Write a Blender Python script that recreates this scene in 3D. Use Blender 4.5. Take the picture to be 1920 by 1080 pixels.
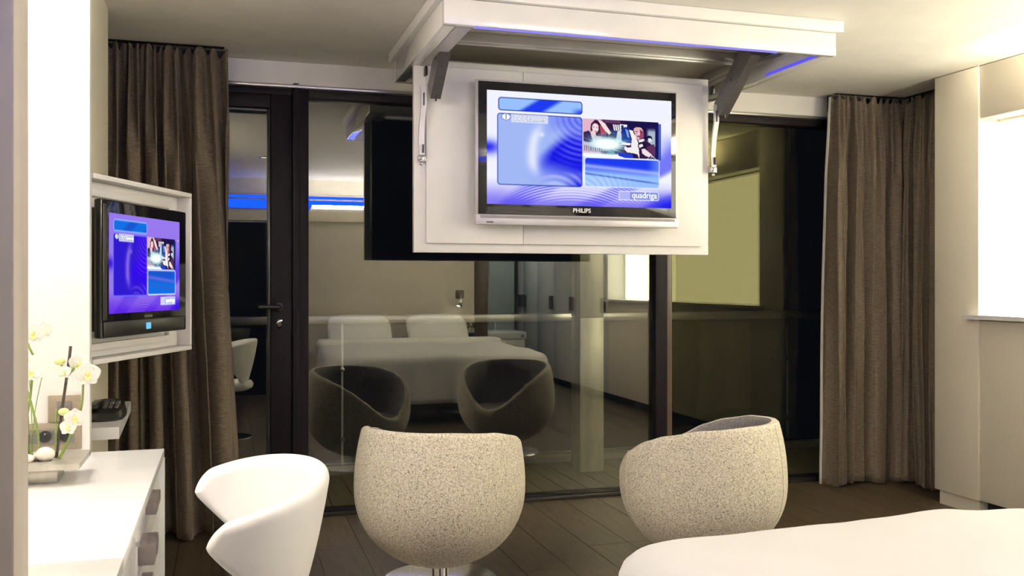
import bpy, bmesh, math, random
import numpy as np
from mathutils import Vector, Matrix, noise

random.seed(7)
for o in list(bpy.data.objects):
    bpy.data.objects.remove(o)
SC = bpy.context.scene
C = SC.collection
PI = math.pi
R = math.radians

# ------------------------------------------------------------------ camera
cam = bpy.data.cameras.new('camera')
cam.sensor_width = 36.0
cam.lens = 36.0 * 1750 / 1920
cam.shift_y = -10 / 1920
cam.clip_start = 0.02
camo = bpy.data.objects.new('camera', cam)
camo.location = (0, 0, 1.3)
camo.rotation_euler = (R(90), 0, R(-17.02))
C.objects.link(camo)
SC.camera = camo

# ------------------------------------------------------------------ world, view
w = bpy.data.worlds.new('night')
SC.world = w
w.use_nodes = True
w.node_tree.nodes['Background'].inputs[0].default_value = (0.02, 0.025, 0.04, 1)
w.node_tree.nodes['Background'].inputs[1].default_value = 0.12
vs = SC.view_settings
vs.view_transform = 'Standard'
vs.look = 'None'
vs.gamma = 1.0
vs.use_curve_mapping = False
vs.exposure = 0.2

# ------------------------------------------------------------------ lamps of the room, some of them added
WARM = (1.0, 0.885, 0.70)
def area(name, loc, rot, sx, sy, power, col=WARM, spread=180):
    l = bpy.data.lights.new(name, 'AREA')
    l.shape = 'RECTANGLE'; l.size = sx; l.size_y = sy
    l.energy = power; l.color = col; l.spread = R(spread)
    o = bpy.data.objects.new(name, l)
    o.location = loc; o.rotation_euler = rot
    C.objects.link(o)
    return o
# tube lamp in the cove over the headboard, throwing light over the ceiling
area('cove_tube_light', (1.85, -0.36, 2.19), (R(180 - 14), 0, 0), 1.8, 0.10, 85, (1.0, .92, .82))
# added unseen uplight on the panel above the niche, to lift the ceiling
area('trough_tube_light', (3.86, 2.60, 2.27), (R(180), R(38), 0), 0.07, 1.5, 290, (1.0, .90, .66))
# invented off-view uplight on the left wall, brightening the left ceiling
area('desk_trough_light', (-1.02, 2.40, 1.99), (R(180), R(-32), 0), 0.07, 1.4, 240, (1.0, .92, .80))
# tube lamp over the desk washing the white end panel
area('desk_tube_light', (-0.72, 3.10, 2.42), (R(20), 0, 0), 0.5, 0.10, 11, (1.0, 0.95, 0.90))
def spot(name, loc, rot, power, ang, blend=0.6, col=WARM, rad=0.04):
    l = bpy.data.lights.new(name, 'SPOT')
    l.energy = power; l.color = col; l.spot_size = R(ang); l.spot_blend = blend; l.shadow_soft_size = rad
    o = bpy.data.objects.new(name, l); o.location = loc; o.rotation_euler = rot
    C.objects.link(o); return o
DOWN = [(0.35, 1.35), (1.9, 1.35)]  # positions of added ceiling spots that fill the room
spot('bathroom_beam', (3.42, -1.30, 2.47), (0, 0, 0), 55, 140, 0.9, (.95, 1.0, .98), 0.05)  # lamp added to brighten the mirrored bathroom
for i, (x, y) in enumerate(DOWN[:2]):
    spot('downlight_beam', (x, y, 2.47), (R(18), 0, 0), 7, 120, 0.9, (1.0, 0.92, 0.80), 0.05)

# ================================================================== materials
MATS = {}
def mat(name, col=(.8, .8, .8), rough=.5, metal=0.0, spec=.5, bump=None, var=None, coat=0.0, sheen=0.0, emit=None):
    """procedural principled; var=(scale, amount, stretch) colour variation by noise; bump=(scale, strength, stretch)"""
    m = bpy.data.materials.new(name); m.use_nodes = True
    nt = m.node_tree; b = nt.nodes['Principled BSDF']
    b.inputs['Roughness'].default_value = rough
    b.inputs['Metallic'].default_value = metal
    b.inputs['Specular IOR Level'].default_value = spec
    b.inputs['Coat Weight'].default_value = coat
    b.inputs['Sheen Weight'].default_value = sheen
    tc = nt.nodes.new('ShaderNodeTexCoord')
    if var is None: var = (6.0, 0.03, (1, 1, 1))
    mp = nt.nodes.new('ShaderNodeMapping'); mp.inputs['Scale'].default_value = var[2]
    nt.links.new(tc.outputs['Object'], mp.inputs['Vector'])
    n = nt.nodes.new('ShaderNodeTexNoise'); n.inputs['Scale'].default_value = var[0]; n.inputs['Detail'].default_value = 5
    nt.links.new(mp.outputs[0], n.inputs['Vector'])
    r = nt.nodes.new('ShaderNodeValToRGB')
    lo = tuple(max(0, c * (1 - var[1])) for c in col); hi = tuple(min(1, c * (1 + var[1])) for c in col)
    r.color_ramp.elements[0].color = lo + (1,); r.color_ramp.elements[1].color = hi + (1,)
    r.color_ramp.elements[0].position = .3; r.color_ramp.elements[1].position = .7
    nt.links.new(n.outputs['Fac'], r.inputs['Fac'])
    nt.links.new(r.outputs['Color'], b.inputs['Base Color'])
    if bump:
        mp2 = nt.nodes.new('ShaderNodeMapping'); mp2.inputs['Scale'].default_value = bump[2]
        nt.links.new(tc.outputs['Object'], mp2.inputs['Vector'])
        n2 = nt.nodes.new('ShaderNodeTexNoise'); n2.inputs['Scale'].default_value = bump[0]; n2.inputs['Detail'].default_value = 4
        nt.links.new(mp2.outputs[0], n2.inputs['Vector'])
        bm = nt.nodes.new('ShaderNodeBump'); bm.inputs['Strength'].default_value = bump[1]; bm.inputs['Distance'].default_value = .01
        nt.links.new(n2.outputs['Fac'], bm.inputs['Height'])
        nt.links.new(bm.outputs['Normal'], b.inputs['Normal'])
    if emit:
        b.inputs['Emission Color'].default_value = emit[0] + (1,)
        b.inputs['Emission Strength'].default_value = emit[1]
    MATS[name] = m
    return m

I1 = (1, 1, 1)
mat('wall_white', (.80, .775, .72), .55, bump=(60, .03, I1))
mat('ceiling_white', (.87, .85, .80), .65, bump=(40, .04, I1))
mat('soffit_white', (.82, .80, .77), .5)
mat('panel_white', (.78, .765, .75), .35)
mat('fascia_gloss', (.80, .79, .77), .12, coat=.6)
mat('lacquer_cream', (.86, .80, .665), .32, var=(3, .02, I1))
mat('lacquer_white', (.78, .78, .78), .22, spec=.4)
mat('grey_panel', (.50, .455, .405), .5, var=(8, .04, (4, 4, .3)))
mat('head_panel', (.66, .61, .53), .6)
mat('frame_dark', (.008, .006, .009), .5, spec=.12, var=(30, .15, (6, 6, .4)))
mat('frame_bronze', (.09, .062, .045), .35)
mat('black_gloss', (.006, .006, .008), .07, coat=.4)
mat('black_matte', (.008, .008, .009), .6)
mat('black_plastic', (.012, .012, .013), .3)
mat('silver_plastic', (.52, .50, .52), .35, metal=.3)
mat('aluminium', (.62, .61, .60), .32, metal=.85, var=(40, .08, (.2, 5, 5)))
mat('steel', (.68, .68, .68), .22, metal=1.0)
mat('steel_dark', (.17, .16, .17), .38, metal=.75, var=(20, .12, (1, 1, 6)))
mat('chrome', (.8, .8, .8), .08, metal=1.0)
mat('brushed_steel', (.55, .53, .48), .34, metal=.9, var=(30, .12, (1, 1, .05)))
mat('column_steel', (.60, .58, .48), .40, metal=.55, var=(4, .20, (3, 3, .6)), bump=(30, .08, I1))
mat('wood_plate', (.20, .165, .12), .45, var=(14, .18, (1, 1, 9)))
mat('handle_grey', (.27, .235, .22), .4, metal=.3)
mat('desk_gap', (.05, .05, .05), .6)
mat('duvet', (.60, .59, .61), .75, var=(4, .01, I1), bump=(55, .10, (.25, 5, 5)), sheen=.1)
mat('sheet', (.80, .79, .77), .8, bump=(8, .3, I1))
mat('pillow', (.84, .84, .83), .8, bump=(6, .25, I1))
mat('bed_base', (.04, .03, .025), .6)
mat('lining', (.62, .60, .57), .8)
mat('chair_white', (.90, .89, .89), .42, spec=.4, bump=(160, .02, I1))
mat('petal', (.88, .88, .84), .5)
mat('petal_heart', (.85, .72, .30), .5)
mat('bud', (.62, .68, .28), .5)
mat('stem_green', (.17, .25, .055), .45, var=(25, .25, I1))
mat('stake_dark', (.035, .022, .02), .6)
mat('pebble', (.80, .77, .70), .55, var=(12, .05, I1))
mat('soil', (.04, .03, .02), .9)
mat('leaf_green', (.06, .12, .03), .4)
mat('deck_wood', (.22, .20, .115), .6, var=(9, .2, (6, .5, 1)), bump=(20, .2, (10, .4, 1)))
mat('concrete', (.25, .24, .20), .8)
mat('bath_tile', (.46, .52, .50), .25)
mat('ceramic', (.80, .83, .84), .15)
mat('dark_room', (.005, .005, .005), .8, spec=.1)  # darkness of the unlit passage put into the colour
mat('print_white', (.75, .75, .75), .5)
mat('threshold', (.02, .018, .016), .4, metal=.3)
mat('bath_dark', (.10, .075, .06), .5)
mat('note_yellow', (.62, .58, .22), .6)

def wood_floor():
    m = mat('floor_wood', (.062, .046, .031), .42)
    nt = m.node_tree; b = nt.nodes['Principled BSDF']
    tc = nt.nodes.new('ShaderNodeTexCoord'); oi = nt.nodes.new('ShaderNodeObjectInfo')
    add = nt.nodes.new('ShaderNodeVectorMath'); add.operation = 'ADD'
    mul = nt.nodes.new('ShaderNodeVectorMath'); mul.operation = 'SCALE'; mul.inputs[0].default_value = (37, 53, 11)
    nt.links.new(oi.outputs['Random'], mul.inputs['Scale'])
    nt.links.new(tc.outputs['Object'], add.inputs[0]); nt.links.new(mul.outputs[0], add.inputs[1])
    mp = nt.nodes.new('ShaderNodeMapping'); mp.inputs['Scale'].default_value = (14, 1.1, 1)
    nt.links.new(add.outputs[0], mp.inputs['Vector'])
    n = nt.nodes.new('ShaderNodeTexNoise'); n.inputs['Scale'].default_value = 3.5; n.inputs['Detail'].default_value = 8; n.inputs['Distortion'].default_value = .8
    nt.links.new(mp.outputs[0], n.inputs['Vector'])
    r = nt.nodes.new('ShaderNodeValToRGB')
    r.color_ramp.elements[0].position = .28; r.color_ramp.elements[0].color = (.036, .025, .015, 1)
    r.color_ramp.elements[1].position = .75; r.color_ramp.elements[1].color = (.098, .070, .041, 1)
    nt.links.new(n.outputs['Fac'], r.inputs['Fac'])
    hs = nt.nodes.new('ShaderNodeHueSaturation')
    mr = nt.nodes.new('ShaderNodeMapRange'); mr.inputs['To Min'].default_value = .86; mr.inputs['To Max'].default_value = 1.14
    nt.links.new(oi.outputs['Random'], mr.inputs['Value']); nt.links.new(mr.outputs[0], hs.inputs['Value'])
    nt.links.new(r.outputs['Color'], hs.inputs['Color']); nt.links.new(hs.outputs[0], b.inputs['Base Color'])
    bm = nt.nodes.new('ShaderNodeBump'); bm.inputs['Strength'].default_value = .15; bm.inputs['Distance'].default_value = .004
    nt.links.new(n.outputs['Fac'], bm.inputs['Height']); nt.links.new(bm.outputs[0], b.inputs['Normal'])
wood_floor()

def tweed():
    m = mat('tweed', (.6, .55, .45), .85, sheen=.15)
    nt = m.node_tree; b = nt.nodes['Principled BSDF']
    tc = nt.nodes.new('ShaderNodeTexCoord')
    nz = nt.nodes.new('ShaderNodeTexNoise'); nz.inputs['Scale'].default_value = 55; nz.inputs['Detail'].default_value = 2
    nt.links.new(tc.outputs['Object'], nz.inputs['Vector'])
    mx = nt.nodes.new('ShaderNodeVectorMath'); mx.operation = 'MULTIPLY_ADD'
    mx.inputs[1].default_value = (.024, .024, .024)
    nt.links.new(nz.outputs['Color'], mx.inputs[0]); nt.links.new(tc.outputs['Object'], mx.inputs[2])
    mp = nt.nodes.new('ShaderNodeMapping'); mp.inputs['Scale'].default_value = (1, 1, 1.5)
    nt.links.new(mx.outputs[0], mp.inputs['Vector'])
    v = nt.nodes.new('ShaderNodeTexVoronoi'); v.feature = 'DISTANCE_TO_EDGE'; v.inputs['Scale'].default_value = 135
    nt.links.new(mp.outputs[0], v.inputs['Vector'])
    r = nt.nodes.new('ShaderNodeValToRGB')
    r.color_ramp.elements[0].position = .02; r.color_ramp.elements[0].color = (.10, .08, .06, 1)
    r.color_ramp.elements[1].position = .12; r.color_ramp.elements[1].color = (.74, .68, .56, 1)
    nt.links.new(v.outputs['Distance'], r.inputs['Fac'])
    # gaps in the squiggles
    n2 = nt.nodes.new('ShaderNodeTexNoise'); n2.inputs['Scale'].default_value = 120
    nt.links.new(tc.outputs['Object'], n2.inputs['Vector'])
    r2 = nt.nodes.new('ShaderNodeValToRGB'); r2.color_ramp.elements[0].position = .50; r2.color_ramp.elements[1].position = .66
    nt.links.new(n2.outputs['Fac'], r2.inputs['Fac'])
    mc = nt.nodes.new('ShaderNodeMix'); mc.data_type = 'RGBA'; mc.inputs['B'].default_value = (.74, .68, .56, 1)
    nt.links.new(r2.outputs['Color'], mc.inputs['Factor']); nt.links.new(r.outputs['Color'], mc.inputs['A'])
    nt.links.new(mc.outputs['Result'], b.inputs['Base Color'])
    bm = nt.nodes.new('ShaderNodeBump'); bm.inputs['Strength'].default_value = .25; bm.inputs['Distance'].default_value = .002
    nt.links.new(v.outputs['Distance'], bm.inputs['Height']); nt.links.new(bm.outputs[0], b.inputs['Normal'])
tweed()
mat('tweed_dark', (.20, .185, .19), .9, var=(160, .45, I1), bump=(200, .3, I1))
mat('tweed_seam', (.72, .66, .55), .9)

def velvet():
    m = mat('curtain_velvet', (.16, .12, .09), .75, sheen=.35)
    nt = m.node_tree; b = nt.nodes['Principled BSDF']
    b.inputs['Sheen Roughness'].default_value = .4
    b.inputs['Sheen Tint'].default_value = (.75, .62, .50, 1)
    tc = nt.nodes.new('ShaderNodeTexCoord')
    mp = nt.nodes.new('ShaderNodeMapping'); mp.inputs['Scale'].default_value = (16, 16, 130)
    nt.links.new(tc.outputs['Object'], mp.inputs['Vector'])
    n = nt.nodes.new('ShaderNodeTexNoise'); n.inputs['Scale'].default_value = 2.2; n.inputs['Detail'].default_value = 5; n.inputs['Roughness'].default_value = .65
    nt.links.new(mp.outputs[0], n.inputs['Vector'])
    r = nt.nodes.new('ShaderNodeValToRGB')
    r.color_ramp.elements[0].position = .34; r.color_ramp.elements[0].color = (.058, .043, .031, 1)
    r.color_ramp.elements[1].position = .66; r.color_ramp.elements[1].color = (.175, .134, .092, 1)
    nt.links.new(n.outputs['Fac'], r.inputs['Fac']); nt.links.new(r.outputs[0], b.inputs['Base Color'])
    bm = nt.nodes.new('ShaderNodeBump'); bm.inputs['Strength'].default_value = .45; bm.inputs['Distance'].default_value = .004
    nt.links.new(n.outputs['Fac'], bm.inputs['Height']); nt.links.new(bm.outputs[0], b.inputs['Normal'])
velvet()

def glass(name, r0, tint, rcol=(1, 1, 1)):
    m = bpy.data.materials.new(name); m.use_nodes = True
    nt = m.node_tree; nt.nodes.clear()
    out = nt.nodes.new('ShaderNodeOutputMaterial'); mix = nt.nodes.new('ShaderNodeMixShader')
    tr = nt.nodes.new('ShaderNodeBsdfTransparent'); tr.inputs[0].default_value = tint + (1,)
    gl = nt.nodes.new('ShaderNodeBsdfGlossy'); gl.inputs['Roughness'].default_value = 0.0; gl.inputs[0].default_value = rcol + (1,)
    ge = nt.nodes.new('ShaderNodeNewGeometry')
    dt = nt.nodes.new('ShaderNodeVectorMath'); dt.operation = 'DOT_PRODUCT'
    nt.links.new(ge.outputs['Normal'], dt.inputs[0]); nt.links.new(ge.outputs['Incoming'], dt.inputs[1])
    def M(op, a, b=None):
        n = nt.nodes.new('ShaderNodeMath'); n.operation = op
        for i, v in enumerate((a, b)):
            if v is None: continue
            if isinstance(v, (int, float)): n.inputs[i].default_value = v
            else: nt.links.new(v, n.inputs[i])
        return n.outputs[0]
    c = M('ABSOLUTE', dt.outputs['Value'])
    p = M('POWER', M('SUBTRACT', 1.0, c), 5.0)
    f = M('ADD', M('MULTIPLY', p, 1 - r0), r0)          # Schlick reflectance
    nt.links.new(f, mix.inputs[0]); nt.links.new(tr.outputs[0], mix.inputs[1]); nt.links.new(gl.outputs[0], mix.inputs[2])
    nt.links.new(mix.outputs[0], out.inputs[0])
    MATS[name] = m
glass('glass_window', .14, (.93, .94, .90), (1, .99, .90))
glass('glass_side', .032, (.90, .91, .86), (1, .97, .52))
glass('glass_rail', .02, (.95, .97, .95))

def emitter(name, col, strength):
    m = bpy.data.materials.new(name); m.use_nodes = True
    nt = m.node_tree; nt.nodes.clear()
    out = nt.nodes.new('ShaderNodeOutputMaterial'); e = nt.nodes.new('ShaderNodeEmission')
    e.inputs[0].default_value = col + (1,); e.inputs[1].default_value = strength
    nt.links.new(e.outputs[0], out.inputs[0]); MATS[name] = m
emitter('lightbox', (1.0, .92, .70), 5.0)
emitter('lightbox_bright', (1.0, .93, .66), 7.0)
emitter('led_blue', (.004, .05, 1.0), 9.0)
emitter('led_violet', (.26, .24, .85), 1.0)  # stands in for TV light reflected in the front lip
emitter('led_frame_blue', (.12, .10, .80), .9)  # blue reflection on the right fascia, made as a glowing part
emitter('tube_glow', (1.0, .9, .75), 6.0)
emitter('led_icon', (.15, .55, .85), 1.0)
emitter('lamp_glow', (1.0, .92, .75), 20.0)
emitter('screen_white', (.92, .95, 1.0), 1.1)
emitter('screen_line', (.70, .80, 1.0), 1.0)
emitter('screen_dark', (.03, .04, .25), 1.0)
def screen_mat(name, s):
    m = bpy.data.materials.new(name); m.use_nodes = True
    nt = m.node_tree; nt.nodes.clear()
    out = nt.nodes.new('ShaderNodeOutputMaterial'); e = nt.nodes.new('ShaderNodeEmission')
    a = nt.nodes.new('ShaderNodeVertexColor'); a.layer_name = 'picture'
    nt.links.new(a.outputs[0], e.inputs[0]); e.inputs[1].default_value = s
    nt.links.new(e.outputs[0], out.inputs[0]); MATS[name] = m
screen_mat('screen_picture', .90)

# ================================================================== helpers
def tag(o, label=None, cat=None, group=None, kind=None):
    if label: o['label'] = label
    if cat: o['category'] = cat
    if group: o['group'] = group
    if kind: o['kind'] = kind
    return o
def empty(name, loc=(0, 0, 0), rz=0.0):
    o = bpy.data.objects.new(name, None); o.location = loc; o.rotation_euler = (0, 0, rz)
    o.empty_display_size = .05
    C.objects.link(o); return o

class MB:
    def __init__(self): self.v = []; self.f = []
    def add(self, vs_, fs_):
        n = len(self.v); self.v += [tuple(p) for p in vs_]; self.f += [tuple(i + n for i in f) for f in fs_]
        return self
    def box(self, x0, x1, y0, y1, z0, z1, bev=0.0, rot=None, seg=2):
        """axis-aligned box with rounded edges; rot = (matrix) applied afterwards"""
        bm = bmesh.new()
        bmesh.ops.create_cube(bm, size=1.0)
        for v in bm.verts:
            v.co = Vector(((x0 + x1) / 2 + v.co.x * (x1 - x0), (y0 + y1) / 2 + v.co.y * (y1 - y0), (z0 + z1) / 2 + v.co.z * (z1 - z0)))
        if bev > 0:
            bmesh.ops.bevel(bm, geom=bm.edges[:], offset=bev, segments=seg, affect='EDGES', profile=.5)
        if rot is not None: bm.transform(rot)
        bm.verts.index_update()
        self.add([v.co[:] for v in bm.verts], [[v.index for v in f.verts] for f in bm.faces]); bm.free()
        return self
    def prism(self, pts, z0, z1):
        n = len(pts)
        vs_ = [(x, y, z0) for x, y in pts] + [(x, y, z1) for x, y in pts]
        fs_ = [tuple(range(n - 1, -1, -1)), tuple(range(n, 2 * n))] + [(i, (i + 1) % n, n + (i + 1) % n, n + i) for i in range(n)]
        return self.add(vs_, fs_)
    def tube(self, pts, rad, n=8, caps=True):
        pts = [Vector(p) for p in pts]; rr = rad if isinstance(rad, (list, tuple)) else [rad] * len(pts)
        vs_ = []; up = None
        for i, p in enumerate(pts):
            d = (pts[min(i + 1, len(pts) - 1)] - pts[max(i - 1, 0)]).normalized()
            if up is None:
                up = Vector((0, 0, 1)) if abs(d.z) < .9 else Vector((1, 0, 0))
            a = d.cross(up).normalized(); b_ = a.cross(d).normalized(); up = b_
            for k in range(n):
                t = 2 * PI * k / n
                vs_.append(p + (a * math.cos(t) + b_ * math.sin(t)) * rr[i])
        fs_ = []
        for i in range(len(pts) - 1):
            for k in range(n):
                fs_.append((i * n + k, i * n + (k + 1) % n, (i + 1) * n + (k + 1) % n, (i + 1) * n + k))
        if caps:
            fs_.append(tuple(range(n - 1, -1, -1))); fs_.append(tuple(range((len(pts) - 1) * n, len(pts) * n)))
        return self.add(vs_, fs_)
    def lathe(self, prof, c=(0, 0, 0), n=32, caps=True):
        vs_ = []; fs_ = []
        for r, z in prof:
            for k in range(n):
                t = 2 * PI * k / n; vs_.append((c[0] + r * math.cos(t), c[1] + r * math.sin(t), c[2] + z))
        for i in range(len(prof) - 1):
            for k in range(n):
                fs_.append((i * n + k, i * n + (k + 1) % n, (i + 1) * n + (k + 1) % n, (i + 1) * n + k))
        if caps:
            fs_.append(tuple(range(n - 1, -1, -1))); fs_.append(tuple(range((len(prof) - 1) * n, len(prof) * n)))
        return self.add(vs_, fs_)
    def ellipsoid(self, c, r, n=14, m=9, rot=None):
        prof = []; vs_ = []; fs_ = []
        for i in range(m + 1):
            a = PI * i / m
            for k in range(n):
                t = 2 * PI * k / n
                p = Vector((r[0] * math.sin(a) * math.cos(t), r[1] * math.sin(a) * math.sin(t), -r[2] * math.cos(a)))
                if rot is not None: p = rot @ p
                vs_.append(p + Vector(c))
        for i in range(m):
            for k in range(n):
                fs_.append((i * n + k, i * n + (k + 1) % n, (i + 1) * n + (k + 1) % n, (i + 1) * n + k))
        return self.add(vs_, fs_)
    def grid(self, rows):
        nr = len(rows); nc = len(rows[0])
        return self.add([p for r in rows for p in r], [(i * nc + j, i * nc + j + 1, (i + 1) * nc + j + 1, (i + 1) * nc + j) for i in range(nr - 1) for j in range(nc - 1)])
    def rot(self, M):
        self.v = [tuple(M @ Vector(p)) for p in self.v]; return self
    def build(self, name, m, parent=None, smooth=False, local=False):
        """parts are given in world coordinates unless local=True"""
        me = bpy.data.meshes.new(name)
        v = self.v
        if parent is not None and not local:
            L = parent.matrix_basis.inverted() if parent.parent is None else (parent.parent.matrix_basis @ parent.matrix_basis).inverted()
            v = [tuple(L @ Vector(p)) for p in v]
        me.from_pydata(v, [], self.f)
        bm = bmesh.new(); bm.from_mesh(me); bmesh.ops.remove_doubles(bm, verts=bm.verts, dist=1e-6)
        bmesh.ops.recalc_face_normals(bm, faces=bm.faces); bm.to_mesh(me); bm.free()
        me.materials.append(MATS[m] if isinstance(m, str) else m)
        if smooth:
            for p in me.polygons: p.use_smooth = True
            if smooth == 'auto':
                try: me.set_sharp_from_angle(angle=R(40))
                except Exception: pass
        o = bpy.data.objects.new(name, me); C.objects.link(o)
        if parent is not None: o.parent = parent
        return o
def box(name, m, parent, x0, x1, y0, y1, z0, z1, bev=0.0):
    return MB().box(x0, x1, y0, y1, z0, z1, bev).build(name, m, parent, smooth='auto' if bev else False)
def struct(o, label, cat='wall'):
    return tag(o, label, cat, kind='structure')
def copy_tree(o, parent=None):
    c = o.copy(); C.objects.link(c); c.parent = parent
    for ch in list(o.children): copy_tree(ch, c)
    return c

FONT = {}
def text_mesh(s, size, bold=0.0):
    cu = bpy.data.curves.new('lettering', 'FONT'); cu.body = s; cu.size = size; cu.align_x = 'CENTER'; cu.align_y = 'CENTER'
    cu.offset = bold; cu.extrude = .0003; cu.resolution_u = 3
    o = bpy.data.objects.new('lettering', cu); C.objects.link(o)
    dg = bpy.context.evaluated_depsgraph_get(); dg.update()
    me = bpy.data.meshes.new_from_object(o.evaluated_get(dg))
    bpy.data.objects.remove(o); return me
def lettering(name, s, size, m, parent, loc, ax, ay, bold=0.0, stretch=1.0):
    """text lying in the plane spanned by ax (reading direction) and ay (up), centred at world loc"""
    me = text_mesh(s, size, bold); me.name = name
    ax = Vector(ax).normalized(); ay = Vector(ay).normalized(); n = ax.cross(ay)
    L = parent.matrix_basis.inverted() if parent.parent is None else (parent.parent.matrix_basis @ parent.matrix_basis).inverted()
    for v in me.vertices:
        v.co = L @ (Vector(loc) + ax * v.co.x * stretch + ay * v.co.y + n * v.co.z)
    me.materials.clear(); me.materials.append(MATS[m])
    o = bpy.data.objects.new(name, me); C.objects.link(o); o.parent = parent
    return o

CEIL = 2.51

# ================================================================== SETTING
# floor with planks
fl = struct(MB().box(-1.3, 4.6, -2.6, 5.27, -.12, -.012).build('floor', 'black_matte'), 'dark brown plank floor of the room', 'floor')
PW = .215
random.seed(3)
meshes = {}
def plank_mesh(L):
    k = round(L, 2)
    if k not in meshes:
        b = MB().box(-PW / 2 + .0012, PW / 2 - .0012, 0, k - .0025, -.012, 0, .0012, seg=1)
        me = bpy.data.meshes.new('plank'); me.from_pydata(b.v, [], b.f); me.materials.append(MATS['floor_wood']); meshes[k] = me
    return meshes[k]
x = -1.3 + PW / 2
while x < 4.6:
    y = -2.6 - random.choice([0, .3, .6, .9, 1.2])
    while y < 5.26:
        L = 1.8
        y0 = max(y, -2.6); y1 = min(y + L, 5.27)
        if y1 - y0 > .05:
            o = bpy.data.objects.new('plank', plank_mesh(y1 - y0)); o.location = (x, y0, 0); C.objects.link(o); o.parent = fl
        y += L
    x += PW

struct(box('ceiling', 'ceiling_white', None, -1.3, 4.6, -2.6, 5.37, CEIL, CEIL + .12), 'flat off white ceiling over the room', 'ceiling')
struct(box('wall_left', 'wall_white', None, -1.30, -1.10, -2.6, 5.45, 0, CEIL), 'white wall behind the desk')
struct(box('wall_back', 'wall_white', None, -1.3, 4.6, -2.75, -2.6, 0, CEIL), 'wall of the room seen only in the window reflection')
struct(box('wall_right', 'wall_white', None, 4.45, 4.62, -2.6, 5.45, 0, CEIL), 'white wall behind the built-in cabinets')
# soffit above the window
struct(box('wall_window', 'soffit_white', None, -1.1, 4.45, 5.25, 5.45, 2.385, CEIL), 'white soffit band above the dark window')
struct(box('trim_1', 'aluminium', None, -1.1, 4.45, 5.235, 5.40, 2.368, 2.385, .003), 'thin grey metal strip under the window soffit', 'trim')
# bright end panel by the desk and the wall return behind it
struct(box('wall_desk', 'panel_white', None, -1.10, -.432, 3.36, 3.41, 0, CEIL, .002), 'brightly lit white end panel at the far end of the desk')
struct(box('wall_return', 'lacquer_cream', None, -1.10, -.50, 3.411, 4.47, 0, CEIL, .002), 'cream wall return between the desk panel and the curtain')
struct(box('wall_entry', 'grey_panel', None, -1.10, -.285, 1.46, 1.56, 0, CEIL, .004), 'grey beige panel standing at the left edge nearest the camera')
# entrance passage behind the camera, its unlit darkness painted as black wall colour
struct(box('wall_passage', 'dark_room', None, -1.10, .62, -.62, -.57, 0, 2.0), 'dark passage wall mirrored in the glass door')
# headboard wall, its cream bulkhead, and the cove behind it
struct(box('wall_headboard', 'head_panel', None, .62, 2.86, -.40, -.25, 0, 2.0, .004), 'grey beige headboard wall mirrored in the window', 'wall')
struct(box('trim_2', 'lacquer_cream', None, -1.10, 2.86, -.42, -.22, 2.0, 2.12, .004), 'cream bulkhead strip above the mirrored headboard', 'trim')
struct(box('wall_cove', 'wall_white', None, -1.10, 2.86, -.62, -.57, 2.0, CEIL), 'cove wall above the mirrored headboard', 'wall')
struct(box('trim_3', 'frame_bronze', None, 2.862, 3.03, -.42, -.25, 0, CEIL, .004), 'dark brown post at the end of the mirrored headboard', 'trim')

# cove light strips
t = tag(empty('light_strip', (.82, -.50, 2.14)), 'blue light strip glowing above the mirrored headboard', 'light')
box('housing', 'aluminium', t, -1.05, 2.84, -.565, -.552, 2.155, 2.33, .003)
for z0, z1 in ((2.165, 2.265), (2.285, 2.315)):
    box('diffuser', 'led_blue', t, -1.04, 2.83, -.5515, -.548, z0, z1)
t = tag(empty('tube_lamp', (1.85, -.36, 2.12)), 'white tube lamp lying in the cove above the headboard', 'light')
MB().box(.92, 2.78, -.40, -.32, 2.121, 2.15, .004).build('housing', 'panel_white', t)
MB().tube([(.94, -.36, 2.165), (2.76, -.36, 2.165)], .013, 10).build('tube', 'tube_glow', t, True)
t = tag(empty('tube_lamp', (-.72, 3.1, CEIL)), 'white tube lamp on the ceiling above the desk', 'light')
MB().box(-1.0, -.45, 3.04, 3.16, 2.45, CEIL, .006).build('housing', 'panel_white', t)
MB().tube([(-.98, 3.1, 2.437), (-.47, 3.1, 2.437)], .012, 10).build('tube', 'tube_glow', t, True)
for i, (x, y) in enumerate(DOWN + [(3.42, -1.30)]):
    t = tag(empty('downlight', (x, y, CEIL)), ['small round recessed downlight in the ceiling beside the desk', 'small round recessed downlight in the ceiling above the bed', 'small round recessed downlight above the mirrored washbasin'][i], 'light')  # ring and lens of the added, unseen lamps
    MB().lathe([(.055, 0), (.055, -.006), (.042, -.008), (.040, .0)], (x, y, CEIL - .0005), 24, caps=False).build('ring', 'steel', t, True)
    MB().lathe([(.001, 0), (.040, 0)], (x, y, CEIL - .003), 24, caps=False).build('lens', 'tube_glow', t)

# ------------------------------------------------------------------ window wall
GY = 5.325
win = struct(empty('window_1', (1.5, 5.30, 0)), 'large dark framed window mirroring the room at night', 'window')
FD = 'frame_dark'
def fr(name, x0, x1, z0, z1, y0=5.27, y1=5.385, m=FD, p=win): return box(name, m, p, x0, x1, y0, y1, z0, z1, .004)
fr('frame_rail', .436, 4.45, 2.322, 2.367)
fr('frame_rail', .436, 4.45, .0, .028)
fr('threshold', -.80, 4.45, .0, .022, 5.255, 5.269, 'threshold')
fr('mullion', .350, .436, 0, 2.367)
fr('mullion_cover', .348, .385, 0, 2.40, 5.250, 5.269)
fr('mullion', 2.545, 2.625, .029, 2.321)
fr('mullion_cover', 2.626, 2.668, .029, 2.321, 5.290, 5.375, 'frame_bronze')
def pane(x0, x1, z0, z1, parent, m, y=GY, th=.012):
    return box('pane', m, parent, x0, x1, y - th / 2, y + th / 2, z0, z1)
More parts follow.
